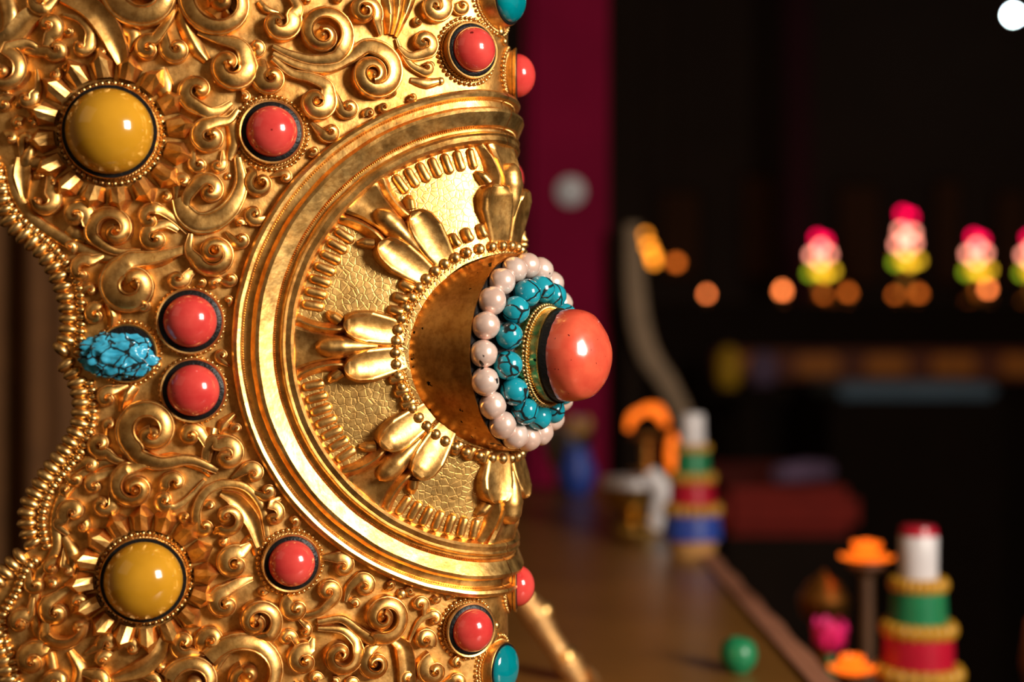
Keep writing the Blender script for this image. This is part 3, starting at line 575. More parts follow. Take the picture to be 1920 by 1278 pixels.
pv, pf_ = lathe_vf([(85, 126), (85.5, 137), (84.5, 148), (81, 155), (50, 156)], 64)
for i in range(len(pv)):
    x, y, z = pv[i]; pv[i] = (x, y, z + (4 * noise.noise(Vector((x * .08, y * .08, 5))) if z > 139 else 0))
link('coral_pitch', mesh('coral_pitch', pv, pf_, M_BLACK), HUB, fmC, 'black pitch round the big coral')
bm = bmesh.new(); bmesh.ops.create_icosphere(bm, subdivisions=5, radius=1)
for q in bm.verts:
    c = q.co.copy(); r_ = math.hypot(c.x, c.y); k = 1 + .025 * noise.noise(c * 1.6) + .006 * noise.noise(c * 7)
    z = (c.z ** .86 if c.z > 0 else c.z * .2)
    sq = 1.0 + .07 * (1 - abs(2 * max(0, c.z) - 1)) if c.z > 0 else 1.0
    q.co = Vector((c.x * k * sq, c.y * k * sq, z * k))
me = bpy.data.meshes.new('coral_knob'); bm.to_mesh(me); bm.free(); finish(me, M_CORALK, True, 0)
link('coral_knob', me, HUB, fmC @ Matrix.Translation((0, 0, 147)) @ Matrix.Diagonal((82, 84, 84, 1)), 'big orange-red coral cabochon with dark specks')

# ================================================================== THE ROOM AND THE THINGS BEHIND
CY = -D * K
def at(px, py, dist): return Vector(((px - 960) / D * dist, CY + dist, Z0 + (639 - py) / D * dist))
def ps(px, dist): return px / D * dist          # a pixel length at that distance
def box_vf(a, b_):
    (x0, y0, z0), (x1, y1, z1) = a, b_
    return [(x0, y0, z0), (x1, y0, z0), (x1, y1, z0), (x0, y1, z0), (x0, y0, z1), (x1, y0, z1), (x1, y1, z1), (x0, y1, z1)], [(0, 1, 2, 3), (4, 5, 6, 7), (0, 1, 5, 4), (1, 2, 6, 5), (2, 3, 7, 6), (3, 0, 4, 7)]
def boxm(name, a, b_, mat, bev=0.0):
    me = mesh(name, *box_vf(a, b_), mat, False)
    if bev:
        bm = bmesh.new(); bm.from_mesh(me); bmesh.ops.bevel(bm, geom=bm.edges[:], offset=bev, segments=2, affect='EDGES'); bm.to_mesh(me); bm.free()
    return me
def struct(name, me): o = link(name, me); o['kind'] = 'structure'; return o
def lathe_at(name, prof, loc, mat, n=32, sharp=40):
    return mesh(name, [(x + loc[0], y + loc[1], z + loc[2]) for x, y, z in lathe_vf(prof, n)[0]], lathe_vf(prof, n)[1], mat, True, sharp)
def tube_vf(pts, rad, n=12, flat=1.0, sub=8):
    path = [Vector(p) for p in catmull([tuple(q) for q in pts], sub)]; rr = lerp_w(rad, len(path)); V = []; F = []
    for i, p in enumerate(path):
        t = (path[min(i + 1, len(path) - 1)] - path[max(i - 1, 0)]).normalized(); a = t.cross(Vector((0, 1, 0))).normalized(); b_ = t.cross(a)
        for k in range(n): q = 2 * math.pi * k / n; V.append(p + a * rr[i] * math.cos(q) + b_ * rr[i] * flat * math.sin(q))
    m_ = len(path); F = [(i * n + k, i * n + (k + 1) % n, (i + 1) * n + (k + 1) % n, (i + 1) * n + k) for i in range(m_ - 1) for k in range(n)]
    F += [tuple(range(n)), tuple((m_ - 1) * n + k for k in range(n))]; return V, F
M_WALL = plain('dark_plaster', (0.045, 0.026, 0.016), .9, scale=3); M_FLOOR = plain('dark_boards', (0.020, 0.012, 0.008), .6, scale=4)
M_TABLE = plain('brown_lacquer', (0.24, 0.105, 0.02), .32, scale=12); M_DWOOD = plain('dark_wood', (0.016, 0.008, 0.004), .8, scale=15); M_DWOOD.node_tree.nodes['Principled BSDF'].inputs['Specular IOR Level'].default_value = .15
M_MAROON = plain('maroon_paint', (0.26, 0.003, 0.04), .85, scale=4, var=.3); M_MAROON.node_tree.nodes['Principled BSDF'].inputs['Specular IOR Level'].default_value = .15; M_CURT = plain('brown_cloth', (0.17, 0.068, 0.018), .9, scale=30)
M_RED = plain('red_cloth', (0.30, 0.018, 0.010), .9, scale=30); M_PEACH = plain('peach_cloth', (0.42, 0.16, 0.08), .9, scale=40)
M_ORANGEP = plain('orange_paint', (0.85, 0.27, 0.015), .6, scale=20); M_DORANGE = plain('dark_orange_paint', (0.25, 0.05, 0.01), .6, scale=20)
M_BLUEC = plain('pale_blue_cloth', (0.17, 0.28, 0.40), .8, scale=20); M_YEL = plain('yellow_paint', (0.90, 0.52, 0.01), .5, scale=20); M_LILAC = plain('lilac_paint', (0.22, 0.14, 0.26), .6, scale=20)
M_WHITE = plain('white_butter', (0.74, 0.70, 0.72), .35, scale=30, var=.1); M_GREEN = plain('green_butter', (0.012, 0.22, 0.085), .32, scale=40); M_CRIM = plain('crimson_butter', (0.50, 0.006, 0.03), .32, scale=40)
M_BLUE = plain('blue_butter', (0.03, 0.075, 0.42), .35, scale=40); M_GBUT = plain('golden_butter', (0.58, 0.29, 0.02), .35, scale=40); M_TAN = plain('tan_dough', (0.62, 0.32, 0.10), .5, scale=40)
M_BRASS = plain('brass', (0.62, 0.36, 0.08), .3, 1.0, scale=30); M_PINK = plain('pink_petal', (0.80, 0.02, 0.20), .5, scale=40); M_KHATA = plain('cream_scarf', (0.34, 0.23, 0.14), .8, scale=40)
M_COPPER = plain('copper', (0.55, 0.24, 0.05), .4, 1.0, scale=20); M_PORC = plain('porcelain', (0.85, 0.85, 0.9), .3, scale=20); M_STEEL = plain('pale_metal', (0.5, 0.55, 0.62), .3, 1.0)
def glow(name, c, s): return plain(name, tuple(min(1, x) * .6 for x in c), .5, em=c, ems=s)
E_PINK = glow('pink_bulb', (1.0, 0.32, 0.22), 6); E_YEL = glow('yellow_bulb', (0.85, 0.50, 0.02), 3.6); E_CRIM = glow('crimson_bulb', (1.0, 0.0, 0.07), 5); E_GRN = glow('green_bulb', (0.40, 0.60, 0.02), 2.4)
E_FLAME = glow('flame', (1.0, 0.22, 0.05), 9); E_FLDIM = glow('low_flame', (1.0, 0.20, 0.02), 2.6); E_ORG = glow('orange_shade', (1.0, 0.17, 0.008), 1.25); E_AMB = glow('amber_flame', (1.0, 0.30, 0.02), 5); E_WHITE = glow('white_bulb', (0.75, 0.95, 1.0), 60)

M_DIMP = plain('dim_purple_paint', (0.05, 0.006, 0.018), .9, scale=4)
M_PALEPINK = plain('pale_pink_petal', (0.85, 0.55, 0.65), .5, scale=40)
M_BROWN = plain('brown_wood', (0.10, 0.04, 0.012), .6, scale=30)
struct('floor', boxm('floor', (-3, -2.5, -.1), (4.5, 5.2, 0), M_FLOOR)); struct('wall_back', boxm('wall_back', (-3, 5.0, 0), (4.5, 5.2, 3.6), M_WALL))
struct('ceiling', boxm('ceiling', (-3, 1.2, 3.5), (4.5, 5.2, 3.7), M_WALL)); struct('wall_right', boxm('wall_right', (4.3, 1.0, 0), (4.5, 5.0, 3.6), M_WALL))

# low altar table carrying the ornament
TX1 = 0.185
t = thing('altar_table', 'long brown lacquered altar table under the gilded ornament', 'table', (-0.04, 0.9, 0))
link('table_top', boxm('table_top', (-0.28, -0.16, .868), (TX1, 1.44, .90), M_TABLE, .004), t)
link('apron', boxm('apron', (-0.26, -0.14, .78), (TX1 - .02, 1.42, .868), M_DWOOD), t)
for x in (-0.24, TX1 - .06):
    for y in (-0.10, 1.38): link('leg', boxm('leg', (x - .025, y - .025, 0), (x + .025, y + .025, .79), M_DWOOD, .003), t)
V = []; F = []
n = 60
for i in range(n + 1):
    y = -0.14 + 1.57 * i / n; dx = .004 * math.sin(i * 1.7)
    for (x, z) in [(TX1 - .012, .9025), (TX1 + .004 + dx * .3, .902), (TX1 + .006 + dx, .86), (TX1 + .008 + dx * 1.6, .80)]: V.append((x, y, z))
for i in range(n):
    for j in range(3): F.append((i * 4 + j, i * 4 + j + 1, i * 4 + j + 5, i * 4 + j + 4))
o = link('table_valance', mesh('table_valance', V, F, M_PEACH), None); o['label'] = 'peach cloth valance hanging over the right edge of the brown table'; o['category'] = 'valance'
# lower side table
t = thing('side_table', 'dark low stand carrying the large striped offering cone', 'table', (.4, .3, 0))
link('table_top', boxm('table_top', (.215, .30, .805), (.70, .585, .825), M_DWOOD, .003), t)
for x in (.23, .68):
    for y in (.32, .565): link('leg', boxm('leg', (x - .01, y - .01, 0), (x + .01, y + .01, .806), M_DWOOD), t)

# pillars
t = thing('maroon_pillar', 'maroon painted square pillar behind the ornament', 'pillar', (.088, CY + 2.26, 0))
a, c = at(984, 0, 2.2), at(1142, 0, 2.2)
link('shaft', boxm('shaft', (a.x, a.y, 0), (c.x, a.y + .13, 3.4), M_MAROON, .012), t)
link('foot', boxm('foot', (a.x - .02, a.y - .02, 0), (c.x + .02, a.y + .15, .25), M_DWOOD, .01), t)
q = at(1070, 358, 2.19); pv, pf_ = lathe_vf([(.022, 0), (.022, .006), (.016, .010), (.006, .013), (.001, .014)], 24)
link('rosette', mesh('rosette', [(q.x + x, a.y - z, q.z + y) for x, y, z in pv], pf_, M_PORC), t, None, 'pale round rosette on the pillar')  # pale disc for the blurred pale spot on the shaft
a, c = at(1462, 0, 4.9), at(1512, 0, 4.9)
t = thing('far_pillar', 'thin dim purple pillar far back in the hall', 'pillar', ((a.x + c.x) / 2, a.y + .05, 0))
link('shaft', boxm('shaft', (a.x, a.y - .1, 0), (c.x, a.y, 3.4), M_DIMP, .01), t); link('capital', boxm('capital', (a.x - .05, a.y - .14, 3.1), (c.x + .05, a.y + .02, 3.3), M_DWOOD, .01), t)
# brown hanging behind the left border
V = []; F = []; n = 120
for i in range(n + 1):
    x = -1.29 + .97 * i / n; f_ = .030 * math.sin(i * .42) + .012 * math.sin(i * 1.13 + 1)
    V += [(x, .95 + f_ * .7, 2.3), (x, .95 + f_, 1.4), (x, .95 + f_ * 1.2, .02)]
for i in range(n):
    for j in range(2): F.append((i * 3 + j, i * 3 + j + 1, i * 3 + j + 4, i * 3 + j + 3))
t = thing('brown_curtain', 'brown pleated cloth hanging behind the left edge of the ornament', 'curtain', (-.75, .95, 0))
link('cloth', mesh('cloth', V, F, M_CURT, True, 0), t); link('rod', mesh('rod', *tube_vf([(-1.3, .95, 2.3), (-.7, .95, 2.3), (-.30, .95, 2.3)], [.012, .012]), M_DWOOD), t)

M_FIN = gold('dull_gilt', (0.80, 0.50, 0.22), (0.66, 0.38, 0.14), 0.5, 0.65, 0.05)
# gilded rod behind the ornament
dq = .84; pts = [at(x, y, dq) for x, y in [(958, 1104), (985, 1130), (1003, 1152), (1024, 1186), (1044, 1216), (1064, 1243), (1086, 1278), (1100, 1296)]] + [Vector((at(1124, 0, dq).x, CY + dq, .90))]
t = thing('gilded_finial', 'blurred gilded rod with rounded knobs rising behind the ornament', 'finial', (pts[-1].x, pts[-1].y, .90))
link('rod', mesh('rod', *tube_vf(pts, [ps(r, dq) for r in (16, 24, 28, 22, 20, 28, 22, 22, 34)]), M_FIN), t)
for (x, y, r) in [(1018, 1146, 22), (1060, 1232, 26), (990, 1118, 16)]:
    p = at(x, y, dq); link('knob', ME_BEAD, t, Matrix.Translation(p) @ Matrix.Scale(ps(r, dq), 4))

# ---- butter offering cones
def torma(name, label, cx, dist, tiers, zbase, bead_n):
    c0 = at(cx, 0, dist); t = thing(name, label, 'offering', (c0.x, c0.y, zbase)); lean = 0
    for (nm, ytop, ybot, w1, w2, mat, kind) in tiers:
        zt = at(0, ytop, dist).z; zb = max(zbase, at(0, ybot, dist).z); h = zt - zb
        if kind == 'beads':
            r = ps(w1, dist) / 2; br = h * .55
            link('tier_ring', lathe_at('tier_ring', [(r * .5, 0), (r, 0), (r, h), (r * .5, h)], (c0.x, c0.y, zb), mat), t)
            bmsh = BEADS.setdefault(mat.name, ico('tier_bead', 2, mat))
            for k in range(bead_n):
                q = 2 * math.pi * k / bead_n; link('tier_bead', bmsh, t, Matrix.Translation((c0.x + r * math.cos(q), c0.y + r * math.sin(q), zb + h * .5)) @ Matrix.Diagonal((br * .8, br * .8, br * 1.15, 1)))
        else:
            r1, r2 = ps(w1, dist) / 2, ps(w2, dist) / 2
            link(nm, lathe_at(nm, [(r2 * .3, 0), (r2, 0), (r2 * .5 + r1 * .5, h * .5), (r1, h * .94), (r1 * .9, h), (.001, h * 1.03)], (c0.x, c0.y, zb), mat), t)
    return t
BEADS = {}
torma('offering_cone', 'large offering cone with white, green and red tiers and gold bead rings', 1722, .96,
      [('crown', 985, 1002, 64, 72, M_CRIM, ''), ('white_tier', 1000, 1094, 72, 70, M_WHITE, ''), ('', 1082, 1106, 92, 0, M_GBUT, 'beads'), ('green_tier', 1100, 1172, 100, 108, M_GREEN, ''), ('', 1164, 1190, 122, 0, M_GBUT, 'beads'),
       ('red_tier', 1184, 1260, 128, 134, M_CRIM, ''), ('', 1246, 1274, 146, 0, M_GBUT, 'beads'), ('blue_tier', 1268, 1350, 150, 158, M_BLUE, ''), ('base', 1346, 1440, 170, 190, M_TAN, '')], .825, 22)
torma('offering_cone', 'small offering cone with blue, red, green and white tiers on the brown table', 1298, 1.33,
      [('white_tier', 775, 842, 44, 48, M_WHITE, ''), ('', 832, 846, 58, 0, M_GBUT, 'beads'), ('green_tier', 844, 890, 60, 66, M_GREEN, ''), ('', 886, 904, 76, 0, M_GBUT, 'beads'), ('red_tier', 900, 952, 82, 88, M_CRIM, ''), ('', 944, 964, 96, 0, M_GBUT, 'beads'),
       ('blue_tier', 960, 1008, 102, 110, M_BLUE, ''), ('base', 1004, 1060, 96, 80, M_TAN, '')], .90, 18)

# ---- flowers and lamps
PETV = [(0, -.10, 0), (0, .10, 0), (.45, -.42, .22), (.45, .42, .22), (.45, 0, .08), (.85, -.28, .62), (.85, .28, .62), (.85, 0, .50), (1.0, 0, .95)]
PETF = [(0, 4, 2), (0, 1, 4), (1, 3, 4), (2, 4, 7, 5), (4, 3, 6, 7), (5, 7, 8), (7, 6, 8)]
def petal_me(mat):
    me = mesh('petal', PETV, PETF, mat, True, 0); return me
def flower(t, c, r, mats, per=8, tilt=0, flat=.8, rise=.38):
    for ring, mat in enumerate(mats):
        me = petal_me(mat); k = 1 - .26 * ring
        for i in range(per):
            link('petal', me, t, Matrix.Translation(c + Vector((0, 0, r * .12 * ring))) @ Matrix.Rotation(2 * math.pi * (i + .5 * ring) / per, 4, 'Z') @ Matrix.Rotation(-rise * ring - tilt, 4, 'Y') @ Matrix.Diagonal((r * k, r * k, r * flat * k, 1)))
c = at(1625, 1050, 1.08); t = thing('lotus_lamp', 'glowing orange lotus lamp beside the large offering cone', 'lamp', (c.x, c.y, .825))
flower(t, c, ps(54, 1.08), [E_ORG, E_ORG, E_ORG], 10, -.05, .22, .62)
link('stand', lathe_at('stand', [(.017, 0), (.016, .006), (.006, .014), (.005, c.z - .825 - .012), (.014, c.z - .825 - .004), (.012, c.z - .825)], (c.x, c.y, .825), M_BROWN), t)
c = at(1598, 1262, .95); t = thing('lotus_lamp', 'glowing orange lotus lamp cut by the lower picture edge', 'lamp', (c.x, c.y, .825))
flower(t, c, ps(48, .95), [E_ORG, E_ORG, E_ORG], 10, 0.0, .3, .6)
link('stand', lathe_at('stand', [(.014, 0), (.013, .005), (.005, .010), (.005, c.z - .825 - .006), (.010, c.z - .825)], (c.x, c.y, .825), M_BROWN), t)
c = at(1556, 1226, .99); t = thing('pink_flower', 'pink and white lotus flower left of the large offering cone', 'flower', (c.x, c.y, .825))
flower(t, c, ps(60, .99), [M_PINK, M_PINK, M_PALEPINK], 8, .5); link('stem', lathe_at('stem', [(.016, 0), (.014, .004), (.003, .008), (.003, c.z - .825)], (c.x, c.y, .825), M_GREEN), t)
t = thing('copper_pot', 'dim copper lidded pot behind the pink flower', 'pot', (at(1545, 0, 1.10).x, CY + 1.10, .825))
c = at(1545, 1130, 1.10); link('pot', lathe_at('pot', [(.010, 0), (.018, .006), (.008, .016), (.008, c.z - .825 - .018), (.018, c.z - .825 - .008), (.020, c.z - .825 + .004), (.012, c.z - .825 + .016), (.004, c.z - .825 + .022), (.001, c.z - .825 + .026)], (c.x, c.y, .825), M_COPPER), t)
c = at(1385, 1240, .86); o = link('green_apple', None if False else mesh('green_apple', *lathe_vf([(.002, -.9), (.5, -.98), (.9, -.5), (1, 0), (.85, .55), (.45, .82), (.12, .72), (.002, .66)], 24), M_GREEN), None, Matrix.Translation((c.x, c.y, .90 + .0112)) @ Matrix.Scale(.0115, 4)); o['label'] = 'small glossy green fruit near the front of the brown table'; o['category'] = 'fruit'
c = at(2000, 1200, .96); t = thing('copper_vase', 'round copper vase cut off by the right picture edge', 'vase', (c.x, c.y, .825))
link('body', lathe_at('body', [(.018, 0), (.016, .006), (.024, .03), (.030, .055), (.026, .085), (.012, .105), (.013, .116), (.016, .120)], (c.x, c.y, .825), M_COPPER), t)
link('rim', lathe_at('rim', [(.013, .116), (.018, .118), (.018, .124), (.012, .124)], (c.x, c.y, .825), M_BRASS), t)

# tall table lamp with glowing petals
zl = .90; dl = 1.56; c = at(1212, 0, dl); t = thing('petal_lamp', 'table lamp with arched orange glowing petals on a brass foot', 'lamp', (c.x, c.y, zl))
link('foot', lathe_at('foot', [(.030, 0), (.028, .008), (.010, .016), (.009, .05), (.022, .058)], (c.x, c.y, zl), M_BRASS), t)
zt = at(0, 812, dl).z; link('stem', lathe_at('stem', [(.006, .05), (.006, zt - zl - .01), (.018, zt - zl - .004), (.016, zt - zl)], (c.x, c.y, zl), M_COPPER), t)
for (pts_, r_) in [([(1178, 806), (1186, 782), (1208, 768)], [5, 9, 8]), ([(1206, 766), (1232, 770), (1250, 796)], [8, 13, 7])]:
    link('glowing_petal', mesh('glowing_petal', *tube_vf([at(x, y, dl) for x, y in pts_], [ps(r, dl) for r in r_], 12, .8), E_ORG), t)
p = at(1262, 850, dl); link('drop_bulb', mesh('drop_bulb', *lathe_vf([(.05, -1), (.7, -.8), (1, -.3), (.95, .3), (.6, .8), (.05, 1)], 16), E_ORG), t, Matrix.Translation(p) @ Matrix.Diagonal((ps(13, dl), ps(13, dl), ps(40, dl), 1)))
link('arm', mesh('arm', *tube_vf([at(1212, 870, dl), at(1236, 896, dl), at(1262, 888, dl)], [.003, .003, .003], 8), M_BRASS), t)
# white and gold cup wrapped in a scarf
dl = 1.50; c = at(1182, 0, dl); t = thing('butter_lamp', 'gold butter lamp cup with white rim on the brown table', 'lamp', (c.x, c.y, .90))
hh = at(0, 895, dl).z - .90
link('cup', lathe_at('cup', [(.020, 0), (.018, .006), (.008, .014), (.010, hh * .35), (.024, hh * .5), (.028, hh * .86), (.024, hh * .88)], (c.x, c.y, .90), M_BRASS), t)
link('rim', lathe_at('rim', [(.027, hh * .80), (.031, hh * .84), (.030, hh), (.022, hh)], (c.x, c.y, .90), M_WHITE), t)
p0 = Vector((at(1238, 0, 1.47).x, CY + 1.47, .90)); pts = [Vector((p0.x, p0.y, at(0, y, 1.47).z)) + Vector((dx, 0, 0)) for y, dx in ((884, -.012), (920, .002), (960, .0), (992, -.006))]; pts[-1].z = max(pts[-1].z, .903)
o = link('white_scarf', mesh('white_scarf', *tube_vf(pts, [ps(r, 1.47) for r in (14, 20, 20, 12)], 12, .5), M_WHITE)); o['label'] = 'folded white offering scarf standing beside the gold butter lamp'; o['category'] = 'scarf'
# small blue vase and bowl further back on the table
dl = 1.86; c = at(1082, 0, dl); t = thing('blue_vase', 'small blue vase with pale flowers far back on the brown table', 'vase', (c.x, c.y, .90))
link('vase', lathe_at('vase', [(.014, 0), (.020, .008), (.026, .03), (.016, .055), (.018, .062)], (c.x, c.y, .90), M_BLUE), t)
p = Vector((c.x, c.y, .972)); flower(t, p, .03, [M_TAN, M_LILAC], 7, .3)
dl = 1.92; c = at(1064, 0, dl); t = thing('water_bowl', 'pale metal offering bowl far back beside the maroon pillar', 'bowl', (c.x, c.y, .90))
link('bowl', lathe_at('bowl', [(.014, 0), (.016, .02), (.030, .05), (.036, .085), (.033, .085), (.020, .05)], (c.x, c.y, .90), M_STEEL), t); link('water', lathe_at('water', [(.030, .074), (.001, .075)], (c.x, c.y, .90), M_BLUEC), t)
# cream scarf hanging beside the pillar
dl = 2.12; pts = [at(x, y, dl) for x, y in [(1186, 420), (1190, 520), (1198, 600), (1216, 664), (1250, 716), (1276, 766), (1296, 806)]]
t = thing('cream_scarf', 'cream ceremonial scarf draped from a post beside the maroon pillar', 'scarf', (pts[-1].x, pts[-1].y, 0))
link('cloth', mesh('cloth', *tube_vf(pts, [ps(r, dl) for r in (14, 18, 20, 20, 18, 17, 14)], 12, .4), M_KHATA), t)
link('post', mesh('post', *tube_vf([at(1186, 425, dl) + Vector((0, .03, 0)), at(1186, 900, dl) + Vector((0, .03, 0)), Vector((at(1186, 0, dl).x, CY + dl + .03, 0))], [.012, .012]), M_DWOOD), t)

# ---- far altar with lotus bulbs and butter lamps
dA = 4.2; a0_ = at(1150, 560, dA); zt = at(0, 566, dA).z
t = thing('far_altar', 'dark stepped altar at the back of the hall carrying rows of lamps', 'altar', (a0_.x + .8, CY + dA + .2, 0))
link('cabinet', boxm('cabinet', (a0_.x, CY + dA, 0), (a0_.x + 1.9, CY + dA + .6, zt), M_DWOOD, .01), t)
z1, z2 = at(0, 656, dA - .1).z, at(0, 712, dA - .1).z
link('fascia', boxm('fascia', (at(1335, 0, dA).x, CY + dA - .10, z2), (a0_.x + 1.9, CY + dA - .0, z1), M_DORANGE, .006), t)
for x in (1400, 1545, 1675, 1800, 1930): 
    p = at(x - 12, 0, dA - .11); link('painted_panel', boxm('painted_panel', (p.x - .06, CY + dA - .115, z2 + .015), (p.x + .06, CY + dA - .10, z1 - .015), M_ORANGEP, .006), t)
p = at(1572, 718, 3.6); q = at(1872, 748, 3.6)
t = thing('blue_runner', 'pale blue cloth runner on a low bench in front of the far altar', 'cloth', (p.x + .2, p.y, 0))  # pale blue strip put where a tray edge catches light
link('runner', boxm('runner', (p.x, p.y, q.z), (q.x, p.y + .35, p.z), M_BLUEC, .012), t); link('bench', boxm('bench', (p.x - .02, p.y + .01, 0), (q.x + .02, p.y + .34, q.z), M_DWOOD, .01), t)
for nm, lab, x, y0, y1, w, mat in [('yellow_jar', 'small yellow jar below the far altar lamps', 1366, 648, 726, 44, M_YEL), ('lilac_jar', 'small lilac jar beside the yellow jar', 1430, 656, 722, 56, M_LILAC)]:
    p = at(x, y1, 3.7); h = at(0, y0, 3.7).z - p.z; r = ps(w, 3.7) / 2
    t = thing(nm, lab, 'jar', (p.x, p.y, p.z)); link('jar', lathe_at('jar', [(r * .7, 0), (r, h * .2), (r, h * .7), (r * .6, h * .86)], p, mat), t); link('lid', lathe_at('lid', [(r * .66, h * .84), (r * .66, h * .92), (r * .1, h)], p, mat), t)
p = at(1330, 724, 3.7); q = at(1480, 740, 3.7)
t = thing('jar_stand', 'dark plain stand under the yellow and lilac jars', 'stand', (p.x + .1, p.y, 0)); link('stand_top', boxm('stand_top', (p.x, p.y - .08, at(0, 742, 3.7).z), (q.x, p.y + .08, at(0, 726, 3.7).z), M_DWOOD, .004), t); link('stand_column', boxm('stand_column', (p.x + .07, p.y - .03, 0), (p.x + .13, p.y + .03, at(0, 740, 3.7).z), M_DWOOD), t)
BULB = {}
def bulb(t, px, py, dist, mat, r=.011, name='bulb'):
    me = BULB.setdefault(mat.name, ico('bulb', 2, mat)); link(name, me, t, Matrix.Translation(at(px, py, dist)) @ Matrix.Scale(r, 4))
LAB = ['leftmost of the glowing pink lotus lamps on the far altar', 'tallest glowing pink lotus lamp, second from the left on the far altar', 'glowing pink lotus lamp third from the left on the far altar', 'glowing lotus lamp cut off by the right picture edge']
for i, (x, y, hgt) in enumerate([(1537, 482, 0), (1697, 462, 26), (1830, 480, 0), (1934, 482, 0)]):
    dist = 4.30; c = at(x, 0, dist); t = thing('altar_lotus_lamp', LAB[i], 'lamp', (c.x, c.y, zt), 'lotus lamps on the far altar')
    top = at(0, y + 40, dist).z - zt
    link('stand', lathe_at('stand', [(.05, 0), (.045, .01), (.012, .02), (.012, top - .01), (.03, top)], (c.x, c.y, zt), M_BRASS), t)
    flower(t, Vector((c.x, c.y + .012, zt + top)), .05, [M_YEL, M_PINK], 7, .4)
    for dx, dy in ((-14, -4), (16, -6), (2, -18), (0, 10)): bulb(t, x + dx, y + dy, dist - .01, E_PINK)
    for dx, dy in ((-18, 30), (10, 32), (24, 26), (-2, 26)): bulb(t, x + dx, y + dy, dist - .02, E_YEL if dx > -10 else E_GRN)
    for dx, dy in ((-4, -36 - hgt), (10, -30 - hgt)): bulb(t, x + dx, y + dy, dist, E_CRIM)
    if hgt:
        for dx, dy in ((-8, -30), (14, -26)): bulb(t, x + dx, y + dy, dist - .01, E_PINK)
    link('lotus_spire', lathe_at('lotus_spire', [(.012, top), (.006, top + .1), (.002, at(0, y - 30 - hgt, dist).z - zt)], (c.x, c.y + .02, zt), M_BRASS), t)
FL = [(1325, 552, E_FLAME, .009, 'small butter lamp at the left end of the far altar'), (1467, 546, E_FLAME, .0125, 'bright small butter lamp left of the first lotus lamp'), (1590, 550, E_FLDIM, .0125, 'dim butter lamp right of the first lotus lamp'),
      (1722, 552, E_FLDIM, .013, 'dim butter lamp under the tallest lotus lamp'), (1852, 542, E_FLAME, .0105, 'butter lamp under the third lotus lamp'), (1545, 556, E_FLDIM, .009, 'faint butter lamp in front of the first lotus lamp'), (1678, 560, E_FLDIM, .010, 'faint butter lamp in front of the tallest lotus lamp')]
for x, y, mt, r, lab in FL:
    dist = 4.22 + random.uniform(0, .03); c = at(x, 0, dist); h = at(0, y, dist).z - zt
    t = thing('altar_butter_lamp', lab, 'lamp', (c.x, c.y, zt), 'butter lamps on the far altar')
    h = max(h, .02)
    link('cup', lathe_at('cup', [(.016, 0), (.014, .003), (.004, .006), (.004, h * .45), (.015, h * .7), (.016, max(h - .012, h * .75)), (.012, max(h - .012, h * .75))], (c.x, c.y, zt), M_BRASS), t)
    link('flame', mesh('flame', *lathe_vf([(.05, -1), (.7, -.7), (1, -.1), (.7, .6), (.3, 1.1), (.02, 1.5)], 12), mt), t, Matrix.Translation((c.x, c.y, zt + h)) @ Matrix.Scale(r, 4))
# hanging lanterns at the left end
for (x, y, parts_, lab) in [(1216, 464, [(-6, -24, E_AMB, .008), (0, -4, E_AMB, .011), (8, 14, E_AMB, .012), (10, 26, E_AMB, .010)], 'tall cluster of orange bulbs hanging left of the far altar'), (1268, 492, [(0, 0, E_FLDIM, .012)], 'single dim orange bulb right of the orange bulb cluster'), (1134, 428, [(0, 0, E_FLDIM, .006)], 'faint orange bulb at the pillar edge')]:
    c = at(x, y, 3.9); t = thing('hanging_bulbs', lab, 'lamp', (c.x, c.y, c.z - .06))
    for dx, dy, mt, r in parts_: bulb(t, x + dx, y + dy, 3.9, mt, r)
    link('cord', mesh('cord', *tube_vf([(c.x, c.y + .02, c.z - .05), (c.x, c.y + .02, c.z + .6), (c.x, c.y + .02, 3.5)], [.003, .003], 6), M_DWOOD), t)
c = at(1900, 28, 4.8); t = thing('white_lamp', 'bright bluish-white hanging bulb high in the right corner', 'lamp', (c.x, c.y, c.z - .015))
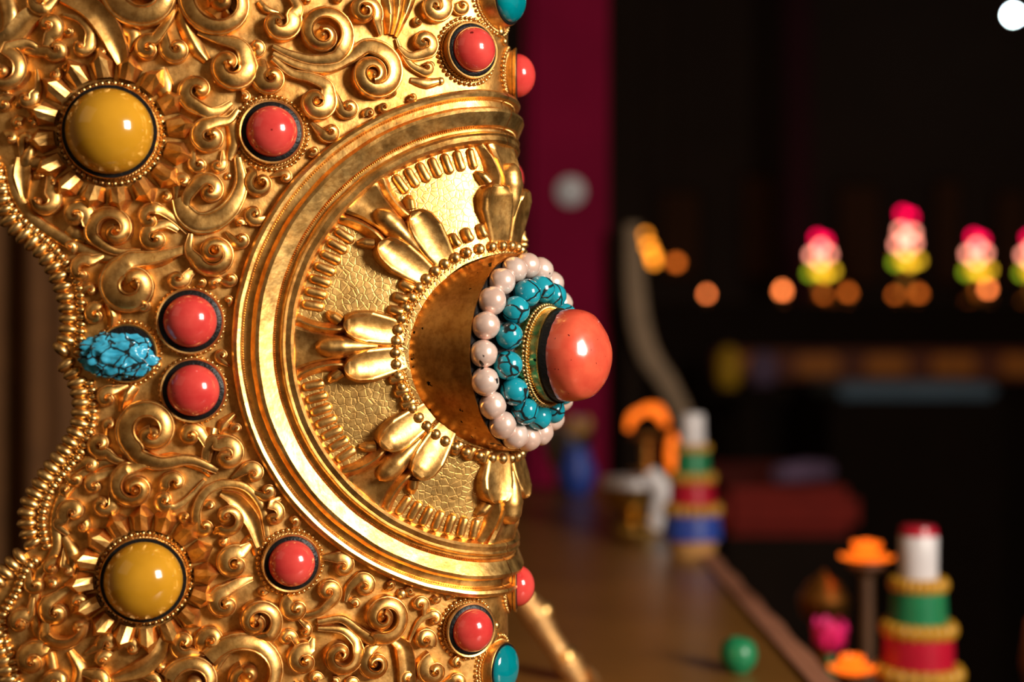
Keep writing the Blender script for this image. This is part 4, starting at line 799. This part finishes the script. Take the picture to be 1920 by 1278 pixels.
bulb(t, 1900, 28, 4.8, E_WHITE, .015); link('cord', mesh('cord', *tube_vf([(c.x, c.y, c.z + .012), (c.x, c.y, c.z + .6), (c.x, c.y, 3.5)], [.004, .004], 6), M_DWOOD), t)
# red seats
p = at(1335, 992, 2.5); q = at(1590, 905, 2.5)
t = thing('red_bench', 'long red cloth bench in the dark middle of the hall', 'bench', ((p.x + q.x) / 2, p.y, 0))
link('cushion', boxm('cushion', (p.x, p.y - .1, p.z), (q.x, p.y + .45, q.z), M_RED, .02), t); link('frame', boxm('frame', (p.x + .01, p.y - .08, 0), (q.x - .01, p.y + .43, p.z), M_DWOOD, .005), t)
p = at(1520, 930, 2.42); o = link('lilac_cloth', mesh('lilac_cloth', *tube_vf([Vector((p.x - .05, p.y + .03, q.z + .020)), Vector((p.x, p.y + .06, q.z + .022)), Vector((p.x + .05, p.y + .1, q.z + .020))], [.016, .02, .016], 12, 1.0), M_LILAC)); o['label'] = 'folded lilac cloth lying on the red bench'; o['category'] = 'cloth'

M_GLOWP = plain('dim_brocade', (0.10, 0.035, 0.008), .9, scale=30)
# dim orange panels on the back wall, painting the faint lamp glow
for i, (x0, x1, y0, y1) in enumerate([(1240, 1310, 360, 520), (1395, 1455, 330, 520), (1575, 1650, 350, 530), (1755, 1800, 340, 530), (1870, 1925, 360, 530)]):
    dist = 5.0 - CY - .03; a, c = at(x0, y0, dist), at(x1, y1, dist)
    t = thing('brocade_hanging', ['dim orange brocade hanging above the left end of the far altar', 'dim orange brocade hanging left of the first lotus lamp', 'dim orange brocade hanging between the first two lotus lamps', 'dim orange brocade hanging left of the third lotus lamp', 'dim orange brocade hanging nearest the right picture edge'][i], 'hanging', ((a.x + c.x) / 2, a.y, c.z))
    link('cloth', boxm('cloth', (a.x, a.y, c.z), (c.x, a.y + .012, a.z), M_GLOWP, .003), t); link('border', boxm('border', (a.x - .012, a.y + .008, c.z - .012), (c.x + .012, a.y + .02, a.z + .012), M_DWOOD, .003), t)
